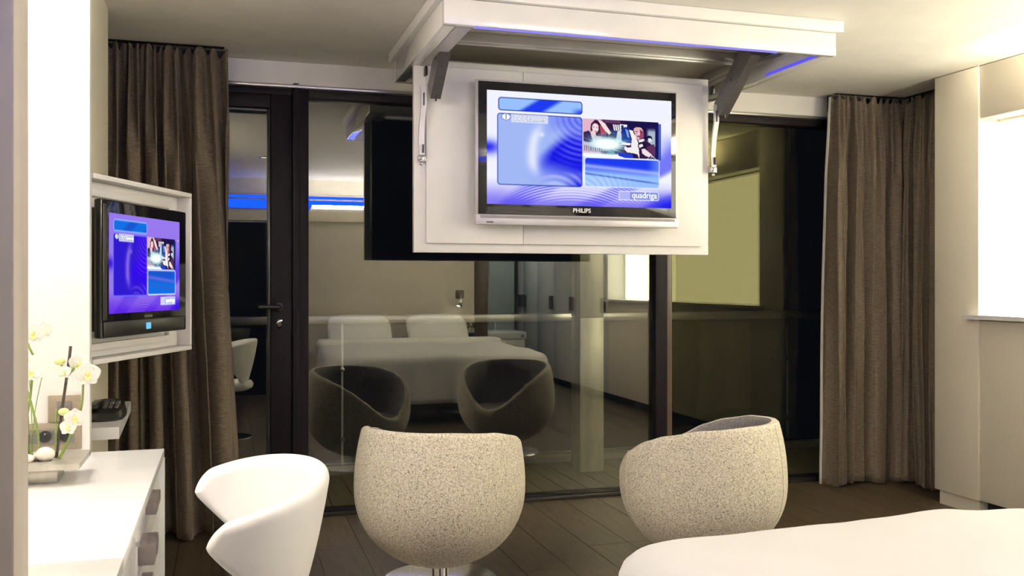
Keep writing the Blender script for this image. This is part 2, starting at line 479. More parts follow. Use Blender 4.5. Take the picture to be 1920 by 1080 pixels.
pane(.437, 2.544, .029, 2.321, win, 'glass_window')
pane(2.669, 4.44, .029, 2.321, win, 'glass_side')
# balcony door
dr = struct(empty('door_1', (-.2, 5.30, 0)), 'dark framed glass balcony door beside the left curtain', 'door')
fr('frame_rail', -.80, .347, 2.330, 2.367, p=dr)
fr('frame_post', -.80, -.72, 0, 2.329, p=dr)
fr('stile', .232, .345, .024, 2.328, 5.262, 5.375, p=dr)
fr('stile', -.715, -.61, .024, 2.328, 5.262, 5.375, p=dr)
fr('top_rail', -.609, .231, 2.255, 2.328, 5.262, 5.375, p=dr)
fr('bottom_rail', -.609, .231, .024, .11, 5.262, 5.375, p=dr)
fr('glazing_bead', .214, .2315, .11, 2.254, 5.27, 5.31, 'black_plastic', p=dr)
fr('glazing_bead', -.609, .2135, 2.236, 2.254, 5.27, 5.31, 'black_plastic', p=dr)
pane(-.609, .2135, .111, 2.235, dr, 'glass_window')
h = MB().lathe([(.026, 0), (.026, .008), (.022, .012), (.001, .012)], n=24).rot(Matrix.Translation((.277, 5.2625, 1.168)) @ Matrix.Rotation(R(90), 4, 'X')).build('rose', 'black_plastic', dr, 'auto')
MB().tube([(.277, 5.25, 1.168), (.277, 5.215, 1.168), (.27, 5.205, 1.168), (.165, 5.205, 1.168)], .0125, 12).build('handle', 'black_plastic', dr, 'auto')
lk = MB().box(.263, .291, 5.254, 5.2625, 1.05, 1.105, .008).build('lock_plate', 'black_plastic', dr, 'auto')
MB().lathe([(.010, 0), (.010, .012), (.001, .012)], n=16).rot(Matrix.Translation((.277, 5.255, 1.070)) @ Matrix.Rotation(R(90), 4, 'X')).build('cylinder', 'chrome', lk, 'auto')
MB().box(-.02, .016, -.016, -.010, -.006, .006, .003).rot(Matrix.Translation((.279, 5.255, 1.088)) @ Matrix.Rotation(R(-28), 4, 'Y')).build('thumb_turn', 'chrome', lk, 'auto')

# ------------------------------------------------------------------ balcony
dk = struct(MB().box(-1.2, 4.8, 5.39, 6.95, -.12, -.032).build('balcony_slab', 'black_matte'), 'balcony floor slab outside the window', 'floor')
dw = .145
bme = MB().box(-dw / 2 + .004, dw / 2 - .004, 0, .98, -.03, 0, .003, seg=1)
me = bpy.data.meshes.new('deck_board'); me.from_pydata(bme.v, [], bme.f); me.materials.append(MATS['deck_wood'])
x = -.35
while x < 4.6:
    o = bpy.data.objects.new('deck_board', me); o.location = (x, 5.40, -.002); C.objects.link(o); o.parent = dk
    x += dw
box('kerb', 'concrete', dk, -1.2, 4.8, 6.40, 6.60, -.032, .035, .006)
t = tag(empty('balustrade', (1.6, 6.52, 0)), 'glass balustrade with pale handrail on the balcony outside', 'balustrade')
MB().box(-1.2, 4.8, 6.47, 6.57, 1.015, 1.075, .01).build('handrail', 'aluminium', t, 'auto')
xs = [-1.2, .765, 2.50, 4.30, 4.8]
for a, b in zip(xs[:-1], xs[1:]):
    box('pane', 'glass_rail', t, a + .012, b - .012, 6.514, 6.526, .05, .995)
for xx in xs[1:-1]:
    MB().box(xx - .007, xx + .007, 6.500, 6.512, .036, 1.014, .002).build('post', 'aluminium', t)
    for zz in (.22, .70): MB().lathe([(.016, 0), (.016, .012), (.001, .013)], n=14).rot(Matrix.Translation((xx, 6.4995, zz)) @ Matrix.Rotation(R(90), 4, 'X')).build('clamp', 'chrome', t, 'auto')
box('bottom_rail', 'steel_dark', t, -1.2, 4.8, 6.50, 6.54, .036, .049, .002)
t = tag(empty('column', (2.4, 6.05, 0)), 'square steel clad column standing on the balcony deck', 'column')
MB().box(2.315, 2.490, 5.97, 6.145, .0, 1.06, .004).build('cladding', 'column_steel', t, 'auto')
MB().box(2.315, 2.490, 5.97, 6.145, 1.063, 2.9, .004).build('cladding', 'column_steel', t, 'auto')

# ------------------------------------------------------------------ built-in cabinets on the right
LC = 'lacquer_cream'; PWH_ = 'panel_white'
t = tag(empty('tall_cabinet', (4.2, 4.37, 0)), 'tall cream cabinet end beside the right curtain', 'cabinet')
box('body', LC, t, 4.0, 4.449, 4.205, 4.54, .085, 2.505, .003)
box('plinth', LC, t, 4.02, 4.44, 4.215, 4.52, .001, .084)
RW = dict()
t = tag(empty('low_cabinet', (4.2, 2.6, 0)), 'long cream low cabinet under the lit wall niche', 'cabinet')
box('body', LC, t, 4.03, 4.449, 1.16, 4.2, .085, 1.095)
for a, b in ((1.16, 2.17), (2.17, 3.18), (3.18, 4.2)):
    box('door', LC, t, 4.008, 4.0295, a + .002, b - .002, .088, 1.09, .002)
box('plinth', 'black_matte', t, 4.06, 4.44, 1.17, 4.2, .001, .084)
t = tag(empty('ledge', (4.1, 2.68, 1.1)), 'thin white ledge shelf under the glowing niche', 'shelf')
MB().prism([(3.950, 1.16), (3.950, 4.275), (3.998, 4.275), (3.998, 4.2035), (4.21, 4.2035), (4.21, 1.16)], 1.097, 1.120).build('board', 'lacquer_white', t)
t = tag(empty('upper_panel', (4.2, 2.6, 2.21)), 'cream panel above the glowing niche on the right', 'panel')
box('board', LC, t, 4.008, 4.449, 1.16, 4.2, 2.212, 2.505, .003)
box('downstand', LC, t, 4.14, 4.449, 1.16, 4.2, 2.20, 2.2115)
t = tag(empty('uplight_trough', (3.93, 2.6, 2.2)), 'slim white uplight trough on the panel above the niche', 'light')  # housing of the added ceiling uplight on the right
tr = MB(); tr.box(3.80, 3.815, 1.82, 3.38, 2.215, 2.29, .003); tr.box(3.816, 4.0075, 1.82, 3.38, 2.215, 2.23, .003); tr.box(3.816, 4.0075, 1.82, 1.835, 2.2305, 2.29, .003); tr.box(3.816, 4.0075, 3.365, 3.38, 2.2305, 2.29, .003)
tr.build('trough', PWH_, t, 'auto')
MB().tube([(3.86, 1.86, 2.247), (3.86, 3.34, 2.247)], .012, 10).build('tube', 'tube_glow', t, True)
t = tag(empty('uplight_trough', (-1.05, 2.4, 1.93)), 'slim white uplight trough on the left wall above the desk', 'light')  # housing of the invented left uplight, out of view
tr = MB(); tr.box(-.975, -.96, 1.66, 3.14, 1.93, 2.0, .003); tr.box(-1.0995, -.976, 1.66, 3.14, 1.93, 1.945, .003); tr.box(-1.0995, -.976, 1.66, 1.675, 1.9455, 2.0, .003); tr.box(-1.0995, -.976, 3.125, 3.14, 1.9455, 2.0, .003)
tr.build('trough', PWH_, t, 'auto')
MB().tube([(-1.03, 1.70, 1.965), (-1.03, 3.10, 1.965)], .012, 10).build('tube', 'tube_glow', t, True)
t = tag(empty('glowing_niche', (4.2, 2.6, 1.12)), 'glowing white light panel filling the niche in the right wall', 'light')
box('back_board', 'panel_white', t, 4.215, 4.449, 1.16, 4.2, 1.097, 2.199)
box('diffuser', 'lightbox', t, 4.198, 4.212, 2.42, 4.19, 1.122, 2.198, .002)
box('bright_diffuser', 'lightbox_bright', t, 4.198, 4.212, 1.20, 2.38, 1.122, 2.198, .002)
t = tag(empty('wardrobe', (4.2, -.6, 0)), 'white wardrobe with dark pull handles mirrored in the window', 'wardrobe')
box('body', 'lacquer_white', t, 4.03, 4.449, -2.55, 1.155, .085, 2.505)
for a, b, hy in ((-2.55, -1.90, -2.0), (-1.90, -1.27, -1.8), (-1.27, -.60, -.68), (-.60, .13, .06), (.13, 1.155, 1.05)):
    d = box('door', 'lacquer_white', t, 4.005, 4.0295, a + .002, b - .002, .088, 2.50, .002)
    MB().box(3.978, 4.004, hy - .055, hy + .055, .96, 1.13, .004).build('handle', 'steel_dark', d)
box('plinth', 'black_matte', t, 4.06, 4.44, -2.54, 1.15, .001, .084)

# ------------------------------------------------------------------ bathroom corner in the reflection
t = tag(empty('shower', (3.3, -1.9, 0)), 'shower with hose and wall of pale tiles in the reflection', 'shower')
box('tiled_panel', 'bath_tile', t, 3.04, 3.90, -2.05, -1.99, 0.001, 2.45)
MB().tube([(3.42 + .10 * math.sin(k / 20 * PI) * (1 if k > 0 else 1), -1.95, 2.3 - k * .08) for k in range(0, 18)] + [(3.30, -1.95, .86), (3.18, -1.95, .95), (3.13, -1.94, 1.12)], .008, 8).build('hose', 'steel', t, True)
MB().lathe([(.012, -.12), (.014, 0), (.045, .02), (.045, .035), (.001, .036)], n=18).rot(Matrix.Translation((3.12, -1.92, 1.18)) @ Matrix.Rotation(R(-70), 4, 'X')).build('shower_head', 'chrome', t, 'auto')
MB().box(3.10, 3.14, -1.99, -1.955, 1.12, 1.20, .005).build('bracket', 'chrome', t)
t = tag(empty('washbasin_unit', (3.4, -.8, 0)), 'white washbasin unit mirrored behind the bed', 'washbasin')
MB().box(3.10, 3.62, -1.15, -.62, .005, .58, .004).build('cabinet', 'ceramic', t, 'auto')
MB().box(3.08, 3.64, -1.17, -.60, .582, .68, .02, seg=3).build('basin', 'ceramic', t, 'auto')
MB().tube([(3.36, -1.08, .681), (3.36, -1.08, .80), (3.36, -1.04, .83), (3.36, -.95, .82)], .012, 10).build('tap', 'chrome', t, True)
MB().box(3.56, 3.60, -.60, -.585, .61, .645, .003).build('towel_hook', 'chrome', t)

# ------------------------------------------------------------------ TV lift
PWH = 'panel_white'
tl = tag(empty('tv_lift', (1.775, 4.3, 2.34)), 'white ceiling frame with folding arms carrying the big TV board', 'tv lift')
X0, X1, Y0, Y1, ZB, ZT = .845, 2.705, 3.70, 4.88, 2.352, 2.457
box('front_fascia', 'fascia_gloss', tl, X0, X1, Y0, Y0 + .035, ZB, ZT, .003)
box('back_fascia', 'fascia_gloss', tl, X0, X1, Y1 - .035, Y1, ZB, ZT, .003)
box('side_fascia', 'fascia_gloss', tl, X0, X0 + .055, Y0 + .036, Y1 - .036, ZB, ZT, .003)
box('side_fascia', 'fascia_gloss', tl, X1 - .055, X1, Y0 + .036, Y1 - .036, ZB, ZT, .003)
tr = MB()
for a in ((X0 - .025, X1 + .025, Y0 - .025, Y0 + .02), (X0 - .025, X1 + .025, Y1 - .02, Y1 + .025), (X0 - .025, X0 + .03, Y0 + .021, Y1 - .021), (X1 - .03, X1 + .025, Y0 + .021, Y1 - .021)):
    tr.box(*a, ZT + .001, CEIL - .001, .003)
tr.build('cornice_trim', PWH, tl, 'auto')
box('top_panel', 'grey_panel', tl, X0 + .031, X1 - .031, Y0 + .036, Y1 - .036, 2.485, 2.505)
box('arm_cover', 'silver_plastic', tl, X0 + .057, X0 + .125, Y0 + .045, Y1 - .12, 2.352, 2.375, .002)
# aluminium rails in the frame
def rail(pts_box, nm='guide_rail'):
    return MB().box(*pts_box, .003).build(nm, 'aluminium', tl, 'auto')
rail((X0 + .13, X1 - .13, 4.27, 4.288, 2.437, 2.484)); rail((X0 + .13, X1 - .13, 4.290, 4.300, 2.445, 2.484)); rail((X0 + .13, X1 - .13, 4.302, 4.325, 2.432, 2.484))
rail((X1 - .105, X1 - .085, Y0 + .05, Y1 - .1, 2.437, 2.484)); rail((X1 - .083, X1 - .06, Y0 + .05, Y1 - .1, 2.42, 2.484))
rail((X1 - .20, X1 - .11, 4.20, 4.25, 2.445, 2.480), 'rail_bracket')
MB().lathe([(.018, 0), (.018, .012), (.001, .012)], n=14).rot(Matrix.Translation((X1 - .155, 4.20, 2.455)) @ Matrix.Rotation(R(90), 4, 'X')).build('bolt', 'steel', tl, 'auto')
# added glowing strips that imitate blue TV light reflected in the frame
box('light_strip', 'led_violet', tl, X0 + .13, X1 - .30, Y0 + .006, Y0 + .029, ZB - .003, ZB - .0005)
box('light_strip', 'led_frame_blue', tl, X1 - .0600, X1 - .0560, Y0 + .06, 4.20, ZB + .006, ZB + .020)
# mounting board
BX0, BX1, BY, BZ0, BZ1 = .868, 2.462, 4.46, 1.447, 2.385
box('mounting_board', PWH, tl, BX0, BX1, BY, BY + .035, BZ0, BZ1, .003)
for a, b in ((BX0 + .058, 1.418), (1.420, BX1 - .045)):
    box('front_board', PWH, tl, a, b, BY - .018, BY - .0005, BZ0 + .045, BZ1 - .035, .002)
box('back_housing', 'black_matte', tl, BX0 + .035, BX1 - .035, BY + .036, BY + .12, BZ0 + .004, BZ1 - .02, .004)
# arms
def obox(a, b, wid, th, xc):
    """plate in the plane x = xc from a to b, given as (y, z)"""
    a = Vector(a); b = Vector(b); d = (b - a).normalized(); n = Vector((-d.y, d.x)) * wid / 2
    pts = [a - n, b - n * .85, b + n * .85, a + n]
    vs_ = [(xc - th / 2, p.x, p.y) for p in pts] + [(xc + th / 2, p.x, p.y) for p in pts]
    return MB().add(vs_, [(0, 1, 2, 3), (7, 6, 5, 4), (0, 4, 5, 1), (1, 5, 6, 2), (2, 6, 7, 3), (3, 7, 4, 0)])
def arm(xc, xl, th):
    a = obox((4.10, 2.47), (4.40, 2.215), .115, th, xc).build('arm', 'steel_dark', tl)
    MB().box(xc - th / 2 - .002, xc - th / 2, 4.25, 4.262, 2.338, 2.35, .0005).build('rivet', 'black_matte', a)
    MB().box(xc - .004, xc + .004, 4.356, 4.362, 2.165, 2.215).build('slot', 'black_matte', a)
    zs = [(2.24, 4.405, 0), (2.15, 4.406, .001), (2.06, 4.420, -.006), (1.98, 4.428, -.008), (1.915, 4.428, -.003)]
    rw = [[(xl + dx_ + sx_ * .013, yy + sy_ * .007, zz) for sx_, sy_ in ((-1, -1), (1, -1), (1, 1), (-1, 1), (-1, -1))] for zz, yy, dx_ in zs]
    lk = MB().grid(rw).add(rw[0][:4], [(0, 1, 2, 3)]).add(rw[-1][:4], [(3, 2, 1, 0)]).build('link_bar', 'silver_plastic', tl)
    MB().box(xl - .003, xl + .003, 4.395, 4.42, 2.15, 2.21).build('slot', 'black_matte', lk)
    MB().box(xl - .003, xl + .003, 4.41, 4.4435, 1.925, 1.965).build('slot', 'black_matte', lk)
    MB().box(xl - .02, xl + .016, 4.425, 4.4595, 1.885, 1.914, .003).build('hinge', 'steel', tl, 'auto')
    for zz in (1.90, 1.872): MB().ellipsoid((xl - .008, 4.422, zz), (.009, .009, .009), 10, 6).build('bolt', 'chrome', tl, True)
    box('hinge_block', 'black_plastic', tl, xc - .04, xc - th / 2 - .001, 4.42, 4.459, 2.30, 2.345, .003)
arm(2.505, 2.478, .05)
arm(.955, .905, .05)

# ------------------------------------------------------------------ screen picture
def s2l(c):
    c = np.asarray(c, float) / 255.0
    return np.where(c <= .04045, c / 12.92, ((c + .055) / 1.055) ** 2.4)
def sm(a, b, x):
    t_ = np.clip((x - a) / (b - a), 0, 1); return t_ * t_ * (3 - 2 * t_)
def picture(nu, nv, blue):
    """the TV menu picture in sRGB; blue 0 = washed out bright, 1 = deep blue"""
    u, v = np.meshgrid(np.linspace(0, 1, nu), np.linspace(0, 1, nv))
    def lerp(a, b, t_): return a + (b - a) * t_[..., None]
    def col(*c): return np.array(c, float) * np.ones(u.shape + (3,))
    white = col(238, 240, 255) if blue < .5 else col(150, 120, 235)
    deep = col(18, 22, 232) if blue < .5 else col(45, 10, 225)
    # sweeping background
    arc = v - (.62 - .35 * u + .25 * np.sin(u * 3.0 + .4))
    wave = .5 + .5 * np.sin((u * 1.7 + v * 1.2) * 7 + 2.5 * np.sin(v * 5 + u * 2))
    bg = lerp(white, deep, sm(.45, .95, wave) * sm(.25, .50, v) * .55)
    bg = lerp(bg, col(96, 80, 235) if blue < .5 else col(92, 30, 225), sm(.74, 1.0, v) * .75)
    rip = .5 + .5 * np.sin(((u - .45) ** 2 * 5 + (v - 1.5) ** 2 * 3) * 70)
    bg = lerp(bg, white, rip * sm(.78, .86, v) * (1 - sm(.9, 1.0, v)) * .75 * sm(.02, .3, u))
    bg = lerp(bg, deep, sm(.80, 1.0, u) * sm(.80, 1.0, v) * .9)
    bg = lerp(bg, deep, np.exp(-((u - .0) / .07) ** 2 - ((v - .5) / .06) ** 2) * .9)
    bg = lerp(bg, white, sm(.35, .0, np.abs(v - .24) + .0 * u) * (1 - sm(.2, .42, v)))
    out = bg
    def rr(u0, u1, v0, v1, r=.014):
        asp = 1.72
        qx = np.maximum(np.abs(u - (u0 + u1) / 2) * asp - ((u1 - u0) / 2 * asp - r * asp), 0)
        qy = np.maximum(np.abs(v - (v0 + v1) / 2) - ((v1 - v0) / 2 - r * asp), 0)
        return np.sqrt(qx ** 2 + qy ** 2) - r * asp
    px = 1.2 / nv
    def panel(u0, u1, v0, v1, fill, line, r=.014):
        nonlocal out
        d = rr(u0, u1, v0, v1, r)
        out = lerp(out, fill, (d < 0).astype(float))
        out = lerp(out, line, np.clip(1 - np.abs(d) / (px * 1.6), 0, 1))
    lightb = col(150, 190, 250) if blue < .5 else col(20, 110, 225)
    midb = col(30, 60, 235) if blue < .5 else col(25, 85, 205)
    band = sm(.05, .0, np.abs((u - .28) + (v - .115) * .9) - .035)
    panel(.06, .50, .06, .17, lerp(lightb, midb, np.maximum(band, sm(.43, .5, u) * sm(.1, .17, v))), col(25, 40, 120) if blue < .5 else col(150, 190, 255))
    # big panel
    pale = col(160, 182, 242) if blue < .5 else col(48, 26, 205)
    dk_ = col(20, 22, 225) if blue < .5 else col(52, 8, 235)
    cx = u - .30; cy = v - .50
    swirl = sm(-.02, .10, cx + .10 * np.sin(cy * 6)) * np.exp(-((v - .46 - .45 * cx) / .20) ** 2)
    fill = lerp(pale, dk_, np.clip(swirl * 1.3, 0, 1))
    fill = lerp(fill, dk_, sm(.38, .5, u) * sm(.70, .82, v) * .9)
    fill = lerp(fill, col(75, 90, 240) if blue < .5 else dk_, sm(.16, .0, np.abs(v - .24)) * sm(.25, .45, u) * .8)
    fill = lerp(fill, white, np.exp(-((u - .235 - .10 * (v - .55) ** 2 * 6) / .028) ** 2) * sm(.22, .4, v) * (1 - sm(.62, .80, v)) * .8)
    ripp = .5 + .5 * np.sin((np.hypot(u - .52, (v - .2) * .7)) * 190)
    fill = lerp(fill, white, ripp * .28 * sm(.30, .45, u) * (1 - sm(.5, .7, v)))
    ripp2 = .5 + .5 * np.sin((np.hypot(u - .35, (v - 1.0) * .6)) * 170)
    fill = lerp(fill, white, ripp2 * .35 * sm(.24, .36, u) * sm(.68, .74, v) * (1 - sm(.8, .83, v)))
    fill = lerp(fill, white, np.exp(-((u - .285) / .012) ** 2 - ((v - .37) / .02) ** 2) * .8)
    panel(.055, .50, .20, .825, fill, col(35, 60, 150) if blue < .5 else col(110, 110, 250))
    # photo panel: dim street scene with a light burst, two people
    ph = ((u > .505) & (u < .925) & (v > .203) & (v < .547)).astype(float)
    a = (u - .505) / .42; b = (v - .203) / .344
    zx = 70 + a * 1700; zy = 85 + b * 805
    f = lerp(col(225, 178, 200), col(48, 26, 66), sm(420, 560, zx)); f = lerp(f, col(28, 20, 74), sm(950, 1100, zx))
    f = lerp(f, col(120, 70, 110), ((zy < 160) & (zx > 550) & (zx < 900)).astype(float) * .7)
    f = lerp(f, col(205, 225, 235), sm(1480, 1560, zx) * (1 - sm(1690, 1705, zx)) * sm(200, 330, zy) * .8)
    def poly(pts, *c, k=1.0):
        nonlocal f
        ins = np.zeros(zx.shape, bool)
        for (xa, ya), (xb, yb) in zip(pts, pts[1:] + pts[:1]):
            if ya == yb: continue
            ins ^= ((ya > zy) != (yb > zy)) & (zx < (xb - xa) * (zy - ya) / (yb - ya) + xa)
        f = lerp(f, col(*c), ins * k)
    def el(cx_, cy_, rx_, ry_, *c, k=1.0):
        nonlocal f
        f = lerp(f, col(*c), (((zx - cx_) / rx_) ** 2 + ((zy - cy_) / ry_) ** 2 < 1) * k)
    # singer on the left
    poly([(80, 380), (200, 340), (260, 420), (310, 560), (200, 600), (80, 570)], 45, 25, 78)
    poly([(340, 100), (420, 120), (500, 220), (545, 330), (600, 420), (430, 450), (250, 420), (235, 290), (250, 190)], 62, 24, 58)
    poly([(440, 220), (500, 230), (600, 400), (470, 420)], 176, 66, 92)
    el(345, 275, 72, 95, 246, 218, 220); el(310, 262, 16, 9, 50, 30, 60); el(380, 268, 16, 9, 50, 30, 60); el(350, 350, 26, 9, 120, 40, 60)
    el(300, 400, 58, 62, 242, 205, 210); poly([(250, 440), (330, 430), (350, 560), (290, 560)], 238, 205, 214)
    poly([(400, 110), (470, 120), (560, 175), (700, 370), (650, 410), (560, 330), (470, 210)], 248, 222, 218)
    # street background
    for k_ in range(4): poly([(735 + 48 * k_, 180), (765 + 48 * k_, 180), (790 + 46 * k_, 315), (760 + 46 * k_, 315)], 238, 232, 240)
    poly([(690, 315), (850, 330), (830, 400), (720, 400)], 40, 60, 130)
    poly([(900, 170), (1060, 180), (1050, 225), (920, 240)], 235, 238, 245); el(950, 215, 30, 22, 30, 26, 50)
    poly([(930, 250), (1080, 220), (1130, 420), (1150, 560), (930, 570)], 22, 46, 140); poly([(1010, 260), (1080, 300), (1110, 460), (1060, 440)], 120, 160, 220)
    poly([(840, 320), (920, 310), (935, 540), (880, 580), (800, 540)], 214, 216, 226)
    burst = np.exp(-((zx - 600) / 420) ** 2 - ((zy - 610) / 165) ** 2); ang = np.arctan2(zy - 640, zx - 560)
    rays = .72 + .28 * np.sin(ang * 34 + 3 * np.sin(ang * 7))
    f = lerp(f, col(150, 222, 235), np.clip(burst * 1.7 * rays, 0, 1)); f = lerp(f, col(246, 255, 252), np.clip(burst * 2.3 - .8, 0, 1))
    f = lerp(f, col(240, 252, 250), sm(780, 850, zy) * (1 - sm(1050, 1200, zx)))
    poly([(860, 780), (1180, 810), (1210, 930), (1040, 900), (860, 850)], 34, 60, 205)
    for k_ in range(9): poly([(100 + 46 * k_, 650 + 8 * k_), (122 + 46 * k_, 650 + 8 * k_), (112 + 48 * k_, 770 + 3 * k_), (96 + 48 * k_, 770 + 3 * k_)], 60, 80, 110, k=.75)
    poly([(640, 745), (780, 745), (770, 825), (600, 815)], 120, 190, 210, k=.7)
    # man giving an interview
    poly([(1440, 470), (1560, 540), (1700, 640), (1700, 950), (1200, 930), (1260, 800), (1330, 830), (1300, 600)], 50, 26, 66)
    poly([(1100, 280), (1190, 300), (1260, 440), (1310, 560), (1340, 900), (1290, 800), (1180, 780), (1060, 770), (990, 700), (1000, 640), (1140, 650), (1165, 480)], 240, 236, 238)
    el(1325, 300, 132, 122, 30, 18, 46)
    poly([(1200, 260), (1260, 215), (1380, 225), (1430, 300), (1440, 400), (1380, 490), (1300, 490), (1250, 420), (1225, 340)], 222, 176, 186)
    poly([(1345, 260), (1430, 300), (1440, 420), (1375, 488), (1330, 475), (1350, 350)], 150, 74, 104)
    el(1272, 315, 24, 10, 60, 30, 50); el(1372, 322, 24, 10, 50, 20, 40); el(1315, 412, 38, 12, 80, 30, 50); poly([(1310, 330), (1335, 330), (1345, 380), (1300, 382)], 240, 205, 210)
    poly([(1310, 500), (1440, 460), (1450, 500), (1340, 560)], 242, 240, 244)
    poly([(930, 550), (1140, 570), (1130, 625), (930, 605)], 240, 240, 246); poly([(1010, 620), (1130, 610), (1160, 650), (1060, 670)], 60, 24, 60)
    el(1560, 440, 68, 54, 26, 18, 44); poly([(1530, 450), (1600, 440), (1622, 505), (1550, 522)], 236, 238, 244)
    poly([(1500, 640), (1660, 560), (1700, 640), (1690, 900), (1560, 820)], 92, 50, 92)
    el(1395, 610, 98, 82, 34, 20, 48); poly([(1320, 600), (1400, 568), (1422, 620), (1340, 662)], 236, 238, 244)
    poly([(1385, 690), (1450, 670), (1625, 800), (1560, 850), (1480, 830), (1400, 775)], 240, 222, 228)
    poly([(1510, 890), (1620, 810), (1705, 870), (1690, 950), (1570, 950)], 232, 232, 242)
    for k_ in range(3): poly([(1530 + 52 * k_, 890 - 8 * k_), (1600 + 45 * k_, 818 + 18 * k_), (1618 + 40 * k_, 830 + 18 * k_), (1560 + 50 * k_, 925 - 6 * k_)], 34, 30, 84)
    poly([(1702, 100), (1780, 100), (1780, 990), (1702, 990)], 24, 22, 92)
    out = lerp(out, f, ph)
    shd = ((u > .925) & (u < .94) & (v > .22) & (v < .555)).astype(float)
    out = lerp(out, col(35, 60, 160), shd * .8)
    # lower right panel
    f2 = lerp(midb, lightb, sm(.62, .70, v - .09 * (u - .5)))
    f2 = lerp(f2, white, np.exp(-((v - .63 - .12 * (u - .51)) / .02) ** 2) * .55)
    f2 = lerp(f2, col(60, 90, 190), np.exp(-((v - .70 - .18 * (u - .51)) / .008) ** 2) * .8)
    rip3 = .5 + .5 * np.sin((np.hypot(u - .50, (v - .95) * .5)) * 230)
    f2 = lerp(f2, white if blue < .5 else lightb, rip3 * .35 * sm(.68, .76, v) * sm(.85, .6, u))
    f2 = lerp(f2, lightb, sm(.85, .93, u) * .5)
    panel(.515, .93, .557, .82, f2, col(235, 240, 255))
    # logo box
    lf = lerp(col(110, 110, 235), col(22, 40, 190), (u > .765).astype(float))
    panel(.705, .925, .855, .93, lf, col(240, 245, 255), .002)
    # channel badge and caption box
    d = np.hypot((u - .098) * 1.72, (v - .228) * 1.45) - .040
    out = lerp(out, col(245, 247, 255), (d < 0).astype(float)); out = lerp(out, col(60, 80, 170), np.clip(1 - np.abs(d) / (px * 1.2), 0, 1))
    panel(.128, .315, .205, .268, col(140, 150, 215) if blue < .5 else col(30, 20, 150), col(235, 240, 255), .001)
    out = lerp(out, col(255, 255, 255), np.exp(-((u - .972) / .006) ** 2 - ((v - .215) / .009) ** 2))
    return s2l(np.clip(out, 0, 255))
def screen(parent, P00, ax, ay, wd, ht, nu, nv, blue):
    """P00 = top left corner; ax reading direction; ay down"""
    cols = picture(nu, nv, blue)
    L = parent.matrix_basis.inverted()
    P00 = Vector(P00); ax = Vector(ax); ay = Vector(ay)
    vs_ = [tuple(L @ (P00 + ax * (wd * i / (nu - 1)) + ay * (ht * j / (nv - 1)))) for j in range(nv) for i in range(nu)]
    fs_ = [(j * nu + i, (j + 1) * nu + i, (j + 1) * nu + i + 1, j * nu + i + 1) for j in range(nv - 1) for i in range(nu - 1)]
    me = bpy.data.meshes.new('screen'); me.from_pydata(vs_, [], fs_)
    ca = me.color_attributes.new('picture', 'FLOAT_COLOR', 'POINT')
    arr = np.concatenate([cols.reshape(-1, 3), np.ones((nu * nv, 1))], 1).astype(np.float32).ravel()
    ca.data.foreach_set('color', arr)
    me.materials.append(MATS['screen_picture'])
    o = bpy.data.objects.new('screen', me); C.objects.link(o); o.parent = parent
    o['label'] = 'lit menu picture with blue panels'
    return o
def screen_text(parent, P00, ax, ay, wd, ht, off):
    n = Vector(ax).cross(-Vector(ay)) ; up = -Vector(ay)
    def pt(u, v): return Vector(P00) + Vector(ax) * wd * u + Vector(ay) * ht * v + n * off
    k = wd / .98
    lettering('lettering', '1', .034 * k, 'screen_dark', parent, pt(.098, .228), ax, up, .0002)
    lettering('lettering_outline', 'TV Channels', .036 * k, 'screen_dark', parent, pt(.2215, .2365), ax, up, .0016, .90)
    off += .0008
    lettering('lettering', 'TV Channels', .036 * k, 'screen_white', parent, pt(.2215, .2365), ax, up, .0003, .90)
    lettering('lettering', 'quadriga', .043 * k, 'screen_white', parent, pt(.845, .888), ax, up, .0003, .95)

# big television
tv = tag(empty('television', (1.686, 4.4, 1.58)), 'large flat television with silver speaker bar on the white ceiling board', 'television')
TX0, TX1, TZ0, TZ1 = 1.149, 2.223, 1.580, 2.284
box('back_cover', 'black_plastic', tv, TX0 + .02, TX1 - .02, 4.372, 4.4415, TZ0 + .03, TZ1 - .02, .01)
box('outer_frame', 'silver_plastic', tv, TX0, TX1, 4.352, 4.371, TZ0 + .052, TZ1, .004)
box('bezel', 'black_gloss', tv, TX0 + .012, TX1 - .010, 4.345, 4.3515, TZ0 + .052, TZ1 - .010, .002)
box('speaker_bar', 'silver_plastic', tv, TX0 - .002, TX1 + .004, 4.340, 4.371, TZ0, TZ0 + .0515, .006)
box('speaker_slot', 'steel_dark', tv, TX0 + .02, TX1 - .02, 4.3385, 4.3395, TZ0 + .032, TZ0 + .046)
box('front_button', 'black_plastic', tv, TX0 + .05, TX0 + .085, 4.3385, 4.3395, TZ0 + .010, TZ0 + .016)
ST = ((1.203, 4.3443, 2.232), (1, 0, 0), (0, 0, -1), .983, .551)
screen(tv, *ST, 480, 272, 0.0)
screen_text(tv, *ST, .0012)
lettering('logo_text', 'PHILIPS', .030, 'print_white', tv, (1.694, 4.3440, 1.658), (1, 0, 0), (0, 0, 1), .0007)

